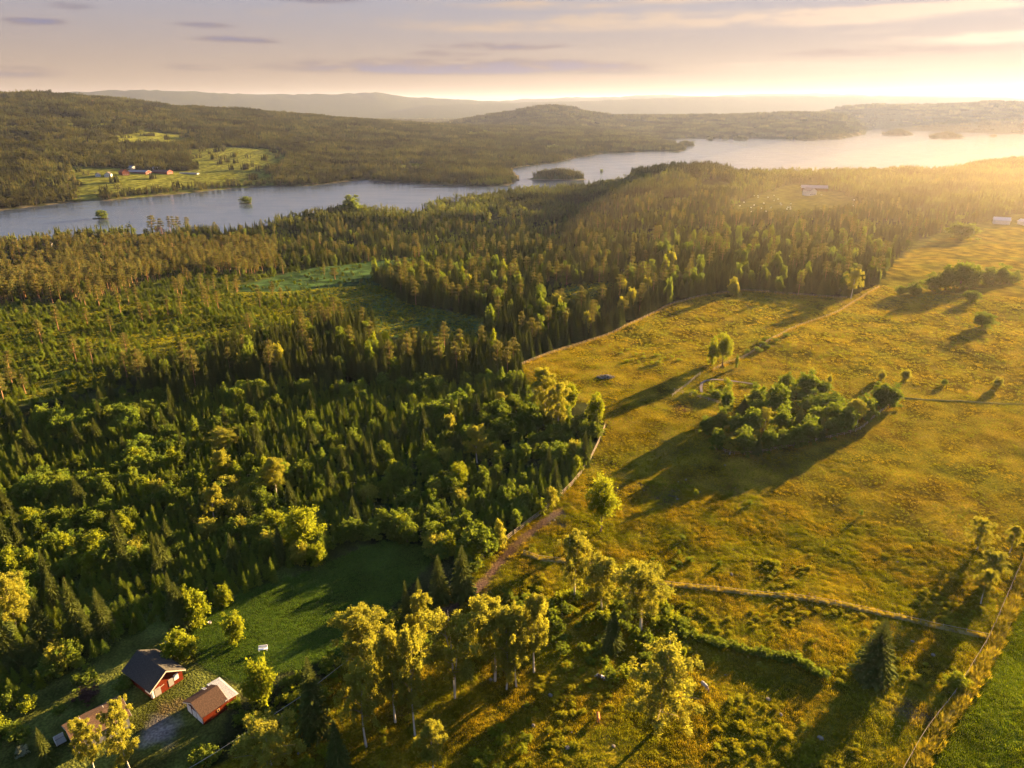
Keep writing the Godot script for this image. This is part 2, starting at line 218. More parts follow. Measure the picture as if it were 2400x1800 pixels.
const WHEELS_C = [80.8, -89.4, 86.5, -94.3, 94.8, -101.1]

var rng := RandomNumberGenerator.new()
var n_broad := FastNoiseLite.new()
var n_small := FastNoiseLite.new()
var n_ridge := FastNoiseLite.new()
var n_patch := FastNoiseLite.new()
var shore_grid := PackedFloat32Array()
var zone_boxes := []
var used := {}
var shapes := {}
var mats := {}
var individuals := {}


func _ready() -> void:
	rng.seed = 7
	set_up_camera()
	set_up_sky()
	set_up_sun()
	set_up_noise()
	make_materials()
	make_shapes()
	build_ground()
	build_lake()
	build_islands()
	build_mist()
	build_forest()
	build_named_trees()
	build_shrubs()
	build_lines()
	build_farmyard()
	build_far_buildings()
	build_small_things()
	build_grass()
	number_alike()


# ---------------------------------------------------------------- camera and light
func set_up_camera() -> void:
	var c := Camera3D.new()
	c.name = "camera"
	c.fov = 56.76
	c.near = 0.5
	c.far = 60000.0
	c.position = Vector3(0, 100, 0)
	c.rotation_degrees = Vector3(-21.3, 0, 0)
	add_child(c)
	c.current = true


func set_up_sun() -> void:
	var s := DirectionalLight3D.new()
	s.name = "sun"
	s.light_color = Color(1.0, 0.67, 0.29).linear_to_srgb()
	s.light_energy = 1.6
	s.light_angular_distance = 0.6
	s.shadow_enabled = true
	s.rotation_degrees = Vector3(-SUN_HEIGHT, 180.0 - SUN_AZIMUTH, 0)
	add_child(s)


func set_up_sky() -> void:
	var e := Environment.new()
	e.background_mode = Environment.BG_SKY
	e.tonemap_mode = Environment.TONE_MAPPER_LINEAR
	e.tonemap_exposure = 12.5
	e.background_energy_multiplier = 1.0
	e.volumetric_fog_enabled = true
	e.volumetric_fog_density = 0.000015
	e.volumetric_fog_albedo = Color(0.54, 0.62, 1.0).linear_to_srgb()
	e.volumetric_fog_anisotropy = 0.4
	e.sdfgi_enabled = true
	e.ssao_enabled = true
	e.ssil_enabled = true
	var m := PanoramaSkyMaterial.new()
	m.panorama = ImageTexture.create_from_image(sky_picture())
	m.energy_multiplier = 1.0
	var s := Sky.new()
	s.sky_material = m
	e.sky = s
	var w := WorldEnvironment.new()
	w.name = "world"
	w.environment = e
	add_child(w)


# Clouds: azimuth, height (degrees), half width, half height, strength (dark below zero)
const CLOUDS = [[-3.0, 2.75, 13.0, 0.5, -0.55], [-8.0, 2.55, 9.0, 0.35, -0.35], [8.0, 2.5, 9.0, 0.3, -0.3], [-1.0, 4.1, 4.5, 0.22, -0.6], [-4.5, 3.6, 3.0, 0.2, -0.3], [-19.0, 4.3, 3.0, 0.18, -0.45], [-21.0, 5.1, 2.2, 0.15, -0.4],
	[-31.0, 4.9, 1.5, 0.2, -0.6], [-29.0, 5.9, 1.3, 0.2, -0.35], [-33.0, 2.0, 3.0, 0.3, -0.45], [-22.0, 2.5, 2.0, 0.2, -0.4], [-13.5, 6.9, 3.0, 0.2, -0.5], [3.0, 5.4, 11.0, 0.4, 0.6], [10.0, 5.9, 9.0, 0.35, 0.55], [21.0, 5.5, 8.0, 0.4, 0.7],
	[28.0, 5.9, 9.0, 0.3, 0.8], [2.0, 6.7, 6.0, 0.25, 0.6], [12.0, 6.9, 5.0, 0.2, 0.55], [26.0, 3.4, 7.0, 0.25, -0.3], [33.0, 4.0, 8.0, 0.3, 0.6], [18.0, 2.6, 9.0, 0.3, 0.35], [-55.0, 5.0, 12.0, 0.5, -0.4], [60.0, 5.5, 14.0, 0.6, 0.6], [-90.0, 7.0, 15.0, 0.8, -0.4], [120.0, 8.0, 18.0, 0.9, -0.3], [170.0, 6.0, 20.0, 0.8, -0.35]]


func sky_colour(az: float, up: float, streak: FastNoiseLite, wisp: FastNoiseLite) -> Color:
	var a := deg_to_rad(az)
	var h := deg_to_rad(up)
	var towards := Vector3(sin(a) * cos(h), sin(h), -cos(a) * cos(h))
	var sa := deg_to_rad(SUN_AZIMUTH)
	var sh := deg_to_rad(SUN_HEIGHT)
	var apart := rad_to_deg(acos(clampf(towards.dot(Vector3(sin(sa) * cos(sh), sin(sh), -cos(sa) * cos(sh))), -1, 1)))
	var v := maxf(up, 0.0)
	var low := exp(-pow(v / 7.0, 1.5))
	var mid := exp(-v / 22.0)
	var c := Color(0.030, 0.052, 0.094).lerp(Color(0.027, 0.030, 0.038), mid)
	c = c.lerp(Color(0.049, 0.034, 0.022), low)
	var near := exp(-apart / 11.0)
	var wide := exp(-apart / 34.0)
	c += Color(0.016, 0.012, 0.008) * wide + Color(0.02, 0.014, 0.009) * near
	var cloud := 0.0
	if up > 0.3 and up < 40.0:
		var n := streak.get_noise_2d(az * 2.2, v * 26.0 / (1.0 + v * 0.10)) * 0.5 + 0.5
		var k := wisp.get_noise_2d(az * 4.0, v * 60.0 / (1.0 + v * 0.10))
		for d in CLOUDS:
			var x: float = (az - d[0]) / d[2]
			var y: float = (up - d[1] - 0.12 * k) / d[3]
			var q := x * x + y * y
			if q < 5.0:
				cloud += d[4] * 1.5 * exp(-q * q) * clampf(0.7 + 1.6 * (n - 0.45) + 0.7 * k, 0.0, 1.5)
		cloud += clampf(n - 0.60 + 0.25 * k, 0.0, 0.3) * 0.7 * smoothstep(1.0, 5.0, v)
	if cloud < 0.0:
		c = c.lerp(Color(0.012, 0.009, 0.014) + Color(0.02, 0.013, 0.010) * wide, clampf(-cloud, 0.0, 0.85))
	else:
		c = c.lerp(Color(0.046, 0.035, 0.028) + Color(0.06, 0.043, 0.028) * wide + Color(0.08, 0.06, 0.04) * near, clampf(cloud, 0.0, 0.9))
	c *= 0.82
	c.a = 1.0
	return c


func sky_picture() -> Image:
	var streak := FastNoiseLite.new()
	streak.seed = 11
	streak.frequency = 0.045
	streak.fractal_octaves = 4
	var wisp := FastNoiseLite.new()
	wisp.seed = 12
	wisp.frequency = 0.06
	wisp.fractal_octaves = 3
	var small := Image.create_empty(512, 256, false, Image.FORMAT_RGBF)
	for y in 256:
		var up := 90.0 - (y + 0.5) / 256.0 * 180.0
		for x in 512:
			if up < -3.0:
				small.set_pixel(x, y, Color(0.10, 0.07, 0.05))
				continue
			var az := (x + 0.5) / 512.0 * 360.0
			small.set_pixel(x, y, sky_colour(az if az <= 180.0 else az - 360.0, up, streak, wisp))
	small.resize(4096, 2048, Image.INTERPOLATE_BILINEAR)
	for y in range(2048 / 2 - 118, 2048 / 2 + 2):
		var up := 90.0 - (y + 0.5) / 2048.0 * 180.0
		for x in 4096:
			var az := (x + 0.5) / 4096.0 * 360.0
			small.set_pixel(x, y, sky_colour(az if az <= 180.0 else az - 360.0, up, streak, wisp))
	return small


# ---------------------------------------------------------------- the lie of the land
func set_up_noise() -> void:
	var given := [[n_broad, 21, 1.0 / 130.0, 3], [n_small, 22, 1.0 / 24.0, 3], [n_ridge, 23, 1.0 / 900.0, 5], [n_patch, 24, 1.0 / 34.0, 4]]
	for g in given:
		g[0].seed = g[1]
		g[0].frequency = g[2]
		g[0].fractal_octaves = g[3]
	for z in ZONES:
		var p := PackedVector2Array()
		var box := Rect2(z[1][0], z[1][1], 0, 0)
		for i in range(0, z[1].size(), 2):
			p.append(Vector2(z[1][i], z[1][i + 1]))
			box = box.expand(p[-1])
		zone_boxes.append([z[0], p, box])
	shore_grid.resize(171 * 176)
	for j in 176:
		for i in 171:
			shore_grid[j * 171 + i] = shore_exact(-1500.0 + 30.0 * i, -5800.0 + 30.0 * j)


func shore_exact(x: float, z: float) -> float:
	var best := 1e12
	var inside := false
	var n := LAKE.size() / 2
	var ax: float = LAKE[2 * n - 2]
	var az: float = LAKE[2 * n - 1]
	for i in n:
		var bx: float = LAKE[2 * i]
		var bz: float = LAKE[2 * i + 1]
		var ex := bx - ax
		var ez := bz - az
		var t := clampf(((x - ax) * ex + (z - az) * ez) / (ex * ex + ez * ez), 0.0, 1.0)
		var dx := x - ax - t * ex
		var dz := z - az - t * ez
		best = minf(best, dx * dx + dz * dz)
		if (az > z) != (bz > z) and x < ex * (z - az) / (bz - az) + ax:
			inside = not inside
		ax = bx
		az = bz
	return -sqrt(best) if inside else sqrt(best)


func shore(x: float, z: float) -> float:
	var u := (x + 1500.0) / 30.0
	var v := (z + 5800.0) / 30.0
	if u < 0.0 or v < 0.0 or u >= 170.0 or v >= 175.0:
		return 900.0
	var i := int(u)
	var j := int(v)
	var k := j * 171 + i
	u -= i
	v -= j
	var d := lerpf(lerpf(shore_grid[k], shore_grid[k + 1], u), lerpf(shore_grid[k + 171], shore_grid[k + 172], u), v)
	return shore_exact(x, z) if absf(d) < 45.0 else d


func table(t: Array, az: float) -> float:
	var f := (clampf(az, -60.0, 60.0) + 60.0) / 2.0
	var i := mini(int(f), 59)
	return lerpf(t[i], t[i + 1], f - i)


func land(x: float, z: float) -> float:
	var r := sqrt(x * x + z * z)
	var az := rad_to_deg(atan2(x, -z))
	var mid := table(LAKE_MIDDLE, az)
	var out := 0.0
	var wide := 120.0
	if r < mid:
		var left := -42.0 * smoothstep(260.0, 880.0, r)
		var right := -9.0 * smoothstep(420.0, 800.0, r) - 6.0 * smoothstep(800.0, 1200.0, r) - 10.0 * smoothstep(1200.0, 1900.0, r)
		var k := smoothstep(500.0, 1000.0, r)
		out = lerpf(left, right, smoothstep(-6.0 + 10.0 * k, 12.0 - 1.5 * k, az)) + 12.0 * exp(-pow((az - 13.2) / 3.8, 4.0) - pow((r - 1250.0) / 180.0, 2.0))
		var yard := clampf((Vector2(x + 63.0, z + 96.0).length() - 14.0) / 30.0, 0.0, 1.0)
		out += n_broad.get_noise_2d(x, z) * (1.8 + 2.0 * smoothstep(200.0, 800.0, r)) * yard + n_small.get_noise_2d(x, z) * 0.45 * yard
	else:
		wide = 150.0
		var top := table(RIDGE_A, az)
		var u := clampf((r - mid) / (3600.0 - mid), 0.0, 1.0)
		var rise := LAKE_LEVEL + (top - LAKE_LEVEL) * (0.5 * u + 0.5 * u * u * (3.0 - 2.0 * u))
		if r > 3600.0:
			rise = top - (top - LAKE_LEVEL) * 0.85 * smoothstep(0.0, 2600.0, r - 3600.0)
		out = maxf(rise, LAKE_LEVEL + 6.0)
		if r > 3000.0:
			out = maxf(out, LAKE_LEVEL + (table(RIDGE_B, az) - LAKE_LEVEL) * exp(-pow((r - 5300.0) / 1100.0, 2.0)))
			out = maxf(out, LAKE_LEVEL + (table(RIDGE_C, az) - LAKE_LEVEL) * exp(-pow((r - 6700.0) / 1000.0, 2.0)))
			out = maxf(out, LAKE_LEVEL + (table(RIDGE_E, az) - LAKE_LEVEL) * exp(-pow((r - 11500.0) / 1800.0, 2.0)))
			out = maxf(out, LAKE_LEVEL + (table(RIDGE_D, az) - LAKE_LEVEL) * exp(-pow((r - 13000.0) / 1900.0, 2.0)))
			out = maxf(out, LAKE_LEVEL + (table(RIDGE_F, az) - LAKE_LEVEL) * exp(-pow((r - 15000.0) / 2000.0, 2.0)))
		out += n_ridge.get_noise_2d(x * 2.0, z * 2.0) * 0.10 * (out - LAKE_LEVEL) + n_broad.get_noise_2d(x * 0.5, z * 0.5) * minf(4.0, 0.05 * (out - LAKE_LEVEL))
	var d := shore(x, z)
	if d < 0.0:
		return LAKE_LEVEL - 0.3 - minf(4.0, -0.06 * d)
	if d < wide:
		out = LAKE_LEVEL + 0.6 + (out - LAKE_LEVEL - 0.6) * pow(d / wide, 0.8)
	return out


func spot(x: float, z: float, up := 0.0) -> Vector3:
	return Vector3(x, land(x, z) + up, z)


func zone_at(x: float, z: float) -> String:
	var p := Vector2(x, z)
	for q in zone_boxes:
		if q[2].has_point(p) and Geometry2D.is_point_in_polygon(p, q[1]):
			return q[0]
	return ""


# ---------------------------------------------------------------- helpers
func lin(r: float, g: float, b: float) -> Color:
	return Color(r, g, b).linear_to_srgb()


func numbered(called: String) -> String:
	var n: int = used.get(called, -1) + 1
	used[called] = n
	return called if n == 0 else "%s_%03d" % [called, n]


func tag(o: Node3D, label: String, category := "", group := "", kind := "") -> void:
	if label:
		o.set_meta("label", label)
	if category:
		o.set_meta("category", category)
	if group:
		o.set_meta("group", group)
	if kind:
		o.set_meta("kind", kind)


func thing(called: String, at: Vector3, label: String, category: String, group := "", turn := 0.0) -> Node3D:
	var o := Node3D.new()
	o.name = numbered(called)
	add_child(o)
	o.position = at
	o.rotation.y = turn
	tag(o, label, category, group)
	return o


func piece(called: String, m: Mesh, mat: Material, parent: Node3D, at := Vector3.ZERO, basis := Basis.IDENTITY) -> MeshInstance3D:
	var o := MeshInstance3D.new()
	o.name = called
	o.mesh = m
	o.material_override = mat
	o.transform = Transform3D(basis, at)
	parent.add_child(o, true)
	return o


func top(called: String, m: Mesh, mat: Material, label: String, category := "", group := "", kind := "") -> MeshInstance3D:
	var o := MeshInstance3D.new()
	o.name = numbered(called)
	o.mesh = m
	o.material_override = mat
	add_child(o)
	tag(o, label, category, group, kind)
	return o


class Sheet:
	var v := PackedVector3Array()
	var c := PackedColorArray()
	func tri(a: Vector3, b: Vector3, d: Vector3, k: Color) -> void:
		v.append(a)
		v.append(b)
		v.append(d)
		c.append(k)
		c.append(k)
		c.append(k)
	func quad(a: Vector3, b: Vector3, d: Vector3, e: Vector3, k: Color) -> void:
		tri(a, b, d, k)
		tri(a, d, e, k)
	func box(lo: Vector3, hi: Vector3, k: Color) -> void:
		var p := []
		for i in 8:
			p.append(Vector3(hi.x if i & 1 else lo.x, hi.y if i & 2 else lo.y, hi.z if i & 4 else lo.z))
		for f in [[0, 2, 3, 1], [4, 5, 7, 6], [0, 1, 5, 4], [2, 6, 7, 3], [0, 4, 6, 2], [1, 3, 7, 5]]:
			quad(p[f[0]], p[f[3]], p[f[2]], p[f[1]], k)
	func tube(path: PackedVector3Array, radii: PackedFloat32Array, sides: int, k: Color) -> void:
		var rings := []
		for i in path.size():
			var d := (path[mini(i + 1, path.size() - 1)] - path[maxi(i - 1, 0)]).normalized()
			var s := d.cross(Vector3(0.31, 0.2, 0.93)).normalized()
			if absf(d.z) > 0.9:
				s = d.cross(Vector3.RIGHT).normalized()
			var t := d.cross(s)
			var ring := PackedVector3Array()
			for j in sides:
				var a := TAU * j / sides
				ring.append(path[i] + (s * cos(a) + t * sin(a)) * radii[i])
			rings.append(ring)
		for i in path.size() - 1:
			for j in sides:
				var n := (j + 1) % sides
				quad(rings[i][j], rings[i + 1][j], rings[i + 1][n], rings[i][n], k)
		for j in range(1, sides - 1):
			tri(rings[-1][0], rings[-1][j], rings[-1][j + 1], k)
	func surface(m: ArrayMesh) -> ArrayMesh:
		var a := []
		a.resize(Mesh.ARRAY_MAX)
		a[Mesh.ARRAY_VERTEX] = v
		a[Mesh.ARRAY_COLOR] = c
		m.add_surface_from_arrays(Mesh.PRIMITIVE_TRIANGLES, a)
		return m
	func mesh() -> ArrayMesh:
		return surface(ArrayMesh.new())


func tone(c: Color, spread: float) -> Color:
	var k := 1.0 + rng.randf_range(-spread, spread)
	var w := rng.randf_range(-spread, spread) * 0.35
	return Color(c.r * k * (1.0 + w), c.g * k, c.b * k * (1.0 - w))


# ---------------------------------------------------------------- materials
func noise_picture(size: int, frequency: float, seed_: int, low: float, high: float, octaves := 4, kind := FastNoiseLite.TYPE_SIMPLEX_SMOOTH) -> ImageTexture:
	var n := FastNoiseLite.new()
	n.noise_type = kind
	n.seed = seed_
	n.frequency = frequency
	n.fractal_octaves = octaves
	var im := n.get_seamless_image(size, size)
	im.convert(Image.FORMAT_RGB8)
	var d := im.get_data()
	for i in d.size():
		d[i] = int(clampf(low + (high - low) * d[i] / 255.0, 0.0, 1.0) * 255.0)
	return ImageTexture.create_from_image(Image.create_from_data(size, size, false, Image.FORMAT_RGB8, d))


func plain(called: String, c: Color, rough := 0.9, coloured := true) -> StandardMaterial3D:
	var m := StandardMaterial3D.new()
	m.resource_name = called
	m.albedo_color = c
	m.roughness = rough
	m.metallic_specular = 0.0
	m.vertex_color_use_as_albedo = coloured
	m.cull_mode = BaseMaterial3D.CULL_DISABLED
	mats[called] = m
	return m


func leafy(called: String, c: Color, through: Color) -> void:
	var m := plain(called, c, 0.75)
	m.backlight_enabled = true
	m.backlight = through


func make_materials() -> void:
	leafy("birch_leaf", lin(0.25, 0.245, 0.036), lin(1.0, 0.95, 0.5))
	leafy("aspen_leaf", lin(0.19, 0.215, 0.018), lin(1.0, 0.97, 0.5))
	leafy("broad_leaf", lin(0.115, 0.150, 0.022), lin(1.0, 0.97, 0.5))
	leafy("spruce_needle", lin(0.076, 0.090, 0.020), lin(0.75, 0.75, 0.4))
	leafy("young_needle", lin(0.125, 0.160, 0.018), lin(1.0, 1.0, 0.45))
	leafy("pine_needle", lin(0.105, 0.102, 0.030), lin(0.75, 0.7, 0.4))
	leafy("grass_blade", lin(0.245, 0.185, 0.014), lin(0.95, 0.9, 0.45))
	leafy("meadow_blade", lin(0.085, 0.135, 0.020), lin(0.9, 0.95, 0.45))
	leafy("purple_leaf", lin(0.07, 0.04, 0.035), lin(0.8, 0.5, 0.4))
	leafy("pale_leaf", lin(0.22, 0.23, 0.14), lin(0.8, 0.8, 0.6))
	var b := plain("boards", Color.WHITE, 0.85)
	b.albedo_texture = noise_picture(512, 0.03, 36, 0.6, 1.1, 4)
	b.uv1_triplanar = true
	b.uv1_scale = Vector3(1.6, 0.12, 1.6)
	var t := plain("sheeting", Color.WHITE, 0.55)
	t.albedo_texture = noise_picture(512, 0.02, 37, 0.65, 1.1, 4)
	t.uv1_triplanar = true
	t.uv1_scale = Vector3.ONE * 0.3
	plain("glass", Color.WHITE, 0.1)
	plain("birch_bark", lin(0.42, 0.37, 0.31), 0.9)
	plain("brown_bark", lin(0.12, 0.085, 0.06), 0.95)
	plain("pine_bark", lin(0.26, 0.14, 0.075), 0.95)
	plain("old_wood", lin(0.34, 0.27, 0.19), 0.9)
	plain("stone", lin(0.16, 0.135, 0.105), 0.9)
	plain("paint", Color.WHITE, 0.6)
	var g := plain("ground", Color.WHITE, 0.97)
	g.albedo_texture = noise_picture(1024, 0.020, 31, 0.62, 1.1, 5)
	g.uv1_triplanar = true
	g.uv1_world_triplanar = true
	g.uv1_scale = Vector3.ONE / 14.0
	g.heightmap_enabled = true
	g.heightmap_texture = noise_picture(1024, 0.022, 32, 0.0, 1.0, 4)
	g.heightmap_scale = 14.0
	g.detail_enabled = true
	g.detail_albedo = noise_picture(512, 0.012, 33, 0.5, 1.2, 5)
	g.detail_blend_mode = BaseMaterial3D.BLEND_MODE_MUL
	g.detail_uv_layer = BaseMaterial3D.DETAIL_UV_2
	g.uv2_triplanar = true
	g.uv2_world_triplanar = true
	g.uv2_scale = Vector3.ONE / 83.0
	var h := plain("hill", Color.WHITE, 1.0)
	h.albedo_texture = noise_picture(1024, 0.05, 34, 0.25, 1.25, 4)
	h.uv1_triplanar = true
	h.uv1_world_triplanar = true
	h.uv1_scale = Vector3.ONE / 700.0
	var w := plain("lake", lin(0.03, 0.045, 0.075), 0.12, false)
	w.metallic_specular = 0.6
	w.uv1_triplanar = true
	w.uv1_world_triplanar = true
	w.uv1_scale = Vector3(1.0 / 300.0, 1.0 / 300.0, 1.0 / 110.0)
	w.roughness_texture = noise_picture(512, 0.006, 38, 0.1, 1.0, 3)
	w.roughness = 0.26
	w.heightmap_enabled = true
	w.heightmap_texture = noise_picture(1024, 0.035, 35, 0.0, 1.0, 5)
	w.heightmap_scale = 10.0


# ---------------------------------------------------------------- plants
func leaf(s: Sheet, at: Vector3, size: float, c: Color, droop := 0.0) -> void:
	var a := Vector3(rng.randf_range(-1, 1), rng.randf_range(-0.8, 0.8) - droop, rng.randf_range(-1, 1)).normalized()
	var b := a.cross(Vector3(rng.randf_range(-1, 1), rng.randf_range(-1, 1), rng.randf_range(-1, 1))).normalized()
	var u := a * size
	var v := b * size * 0.62
	s.tri(at - u, at + v, at + u, c)
	s.tri(at - u, at + u, at - v, c)


func bent_trunk(s: Sheet, height: float, radius: float, lean: Vector3, c: Color) -> PackedVector3Array:
	var path := PackedVector3Array()
	var radii := PackedFloat32Array()
	var w := Vector3(rng.randf_range(-1, 1), 0, rng.randf_range(-1, 1)) * height * 0.02
	for i in 9:
		var t := i / 8.0
		path.append(Vector3(0, t * height, 0) + lean * t * t * height + w * sin(t * 5.0))
		radii.append(radius * (1.25 - t * 1.1) if i else radius * 1.5)
	s.tube(path, radii, 7, c)
	return path


# A weeping birch: pale trunk, rising limbs, leaves in hanging strands.
func birch_shape(height: float, wide: float, bare: float, count: int, lean: float, stems := 1) -> Array:
	var wood := Sheet.new()
	var crown := Sheet.new()
	for k in stems:
		var tilt := Vector3(lean, 0, rng.randf_range(-0.04, 0.04)) if stems == 1 else Vector3(cos(TAU * k / stems), 0, sin(TAU * k / stems)) * 0.10
		var path := bent_trunk(wood, height * (1.0 if k == 0 else 0.9), 0.16 / sqrt(stems), tilt, Color(1, 1, 1))
		var limbs := int(26.0 / stems)
		for i in limbs:
			var t := lerpf(bare, 0.97, (i + rng.randf()) / limbs)
			var root := path[int(t * 8.0)].lerp(path[mini(int(t * 8.0) + 1, 8)], t * 8.0 - int(t * 8.0))
			var u := (t - bare) / (1.0 - bare)
			var reach := wide * 0.5 * pow(sin(PI * clampf(0.16 + 0.80 * pow(u, 0.8), 0.0, 1.0)), 0.75) * rng.randf_range(0.6, 1.15)
			var a := i * 2.4 + rng.randf_range(-0.5, 0.5)
			var out := Vector3(cos(a), 0, sin(a))
			var rise := reach * lerpf(0.5, 1.1, u)
			var tip := root + out * reach + Vector3.UP * rise
			var bow := root + out * reach * 0.55 + Vector3.UP * rise * 0.8
			wood.tube(PackedVector3Array([root, bow, tip]), PackedFloat32Array([0.055, 0.03, 0.012]), 4, Color(0.55, 0.48, 0.42))
			var strands := 7
			for j in strands:
				var q := lerpf(0.3, 1.05, (j + rng.randf()) / strands)
				var from := root.lerp(bow, q * 1.8) if q < 0.55 else bow.lerp(tip, (q - 0.55) / 0.45)
				from += Vector3(rng.randf_range(-0.5, 0.5), rng.randf_range(-0.2, 0.4), rng.randf_range(-0.5, 0.5)) * (0.9 + reach * 0.35)
				var fall := rng.randf_range(0.6, 1.9) * height / 15.0
				var per := int(count / float(limbs * stems * strands))
				var k2 := tone(Color(1, 1, 1), 0.22)
				for l in per:
					var d := rng.randf()
					leaf(crown, from + Vector3(rng.randfn(0, 0.22), 0.25 - d * fall, rng.randfn(0, 0.22)) + out * d * 0.15, rng.randf_range(0.10, 0.18), tone(k2, 0.15), 0.5)
	return [wood, crown]


# A rounded broadleaf: leaf clumps gathered on the outside of an uneven crown.
func round_shape(height: float, wide: float, bare: float, clumps: int, per: int, ragged: float, size: float, pointed := 0.0) -> Array:
	var wood := Sheet.new()
	var crown := Sheet.new()
	var path := bent_trunk(wood, height * 0.86, 0.018 * height, Vector3(rng.randf_range(-0.05, 0.05), 0, rng.randf_range(-0.05, 0.05)), Color(1, 1, 1))
	var mid := Vector3(0, height * (bare + 1.0) * 0.5, 0)
	var tall := height * (1.0 - bare) * 0.5
	for i in clumps:
		var v := 1.0 - 2.0 * (i + 0.5) / clumps
		var a := i * 2.39996 + rng.randf_range(-0.3, 0.3)
		var depth := rng.randf_range(0.62, 0.95) if i % 4 else rng.randf_range(0.15, 0.6)
		depth *= 1.0 + ragged * n_small.get_noise_3d(cos(a) * 40.0, v * 40.0 + height * 9.0, sin(a) * 40.0)
		var ring := sqrt(maxf(0.0, 1.0 - v * v)) * (1.0 - pointed * clampf(v, -0.4, 1.0) * 0.6)
		var p := mid + Vector3(cos(a) * ring * wide * 0.5 * depth, v * tall * depth, sin(a) * ring * wide * 0.5 * depth)
		var b := path[clampi(int(lerpf(bare, 0.9, rng.randf()) * 8.0), 1, 8)]
		if i % 2 == 0:
			wood.tube(PackedVector3Array([b, b.lerp(p, 0.6) + Vector3.DOWN * 0.2, p]), PackedFloat32Array([0.006 * height, 0.003 * height, 0.01]), 4, Color(0.8, 0.8, 0.8))
		var bulk := wide * rng.randf_range(0.085, 0.15)
		var k := tone(Color(1, 1, 1), 0.2)
		for l in per:
			var d := Vector3(rng.randfn(), rng.randfn() * 0.8, rng.randfn()) * bulk * 0.62
			leaf(crown, p + d, size * rng.randf_range(0.7, 1.3), tone(k, 0.15))
	return [wood, crown]


# A spruce: whorls of drooping boughs, each with side sprays.
func spruce_shape(height: float, wide: float, levels: int, boughs: int, sprays: int, ragged: float) -> Array:
	var wood := Sheet.new()
	var crown := Sheet.new()
	wood.tube(PackedVector3Array([Vector3.ZERO, Vector3(0, height * 0.5, 0), Vector3(0, height * 0.99, 0)]), PackedFloat32Array([0.016 * height, 0.009 * height, 0.012]), 6, Color(1, 1, 1))
	for i in levels:
		var t := pow((i + 0.4) / levels, 0.9)
		var y := height * lerpf(0.04, 0.985, t)
		var reach := wide * 0.5 * pow(1.0 - t, 0.85) + 0.06 * wide * (1.0 - t)
		for j in boughs:
			var a := TAU * (j + rng.randf_range(-0.35, 0.35)) / boughs + i * 1.1
			var l := reach * rng.randf_range(1.0 - ragged, 1.0 + ragged * 0.5) + 0.12
			var out := Vector3(cos(a), 0, sin(a))
			var side := Vector3(-sin(a), 0, cos(a))
			var drop := lerpf(0.34, -0.25, t) + rng.randf_range(-0.1, 0.1)
			var root := Vector3(0, y + rng.randf_range(-0.3, 0.3) * height / levels, 0)
			var c := tone(Color(1, 1, 1), 0.25)
			for k in sprays:
				var q0 := k / float(sprays)
				var q1 := (k + 1.25) / float(sprays)
				var p0 := root + out * l * q0 + Vector3.DOWN * l * drop * (q0 * q0 * 1.3 - q0 * 0.3)
				var p1 := root + out * l * q1 + Vector3.DOWN * l * drop * (q1 * q1 * 1.3 - q1 * 0.3)
				var w := l * 0.40 * (1.15 - q0) * rng.randf_range(0.7, 1.2)
				for s in [-1.0, 1.0]:
					crown.tri(p0, p1, p0.lerp(p1, 0.8) + side * s * w + Vector3.DOWN * w * rng.randf_range(0.15, 0.6), tone(c, 0.15))
	crown.tri(Vector3(-0.05, height * 0.95, 0), Vector3(0.05, height * 0.95, 0), Vector3(0, height, 0), Color(1, 1, 1))
	return [wood, crown]


func pine_shape(height: float, wide: float, bare: float, clumps: int, per: int) -> Array:
	var wood := Sheet.new()
	var crown := Sheet.new()
	var path := bent_trunk(wood, height * 0.96, 0.2, Vector3(rng.randf_range(-0.03, 0.03), 0, rng.randf_range(-0.03, 0.03)), Color(1, 1, 1))
	for i in clumps:
		var t := lerpf(bare, 1.0, pow((i + 0.5) / clumps, 0.85))
		var u := (t - bare) / (1.0 - bare)
		var a := i * 2.4 + rng.randf_range(-0.4, 0.4)
		var reach := wide * 0.5 * (0.35 + 0.9 * sin(PI * (0.12 + 0.8 * u))) * rng.randf_range(0.35, 1.0) * (1.0 - 0.4 * u)
		var b := path[clampi(int(t * 8.0 - 0.4), 0, 8)]
		var p := b + Vector3(cos(a) * reach, rng.randf_range(0.0, 0.6), sin(a) * reach)
		wood.tube(PackedVector3Array([b, b.lerp(p, 0.5) + Vector3.UP * 0.1, p]), PackedFloat32Array([0.07, 0.04, 0.02]), 4, Color(1, 1, 1))
		var k := tone(Color(1, 1, 1), 0.2)
		for l in per:
			var d := Vector3(rng.randfn() * 0.62, rng.randfn() * 0.34, rng.randfn() * 0.62) * wide * 0.16
			leaf(crown, p + d, rng.randf_range(0.16, 0.3), tone(k, 0.2))
	return [wood, crown]


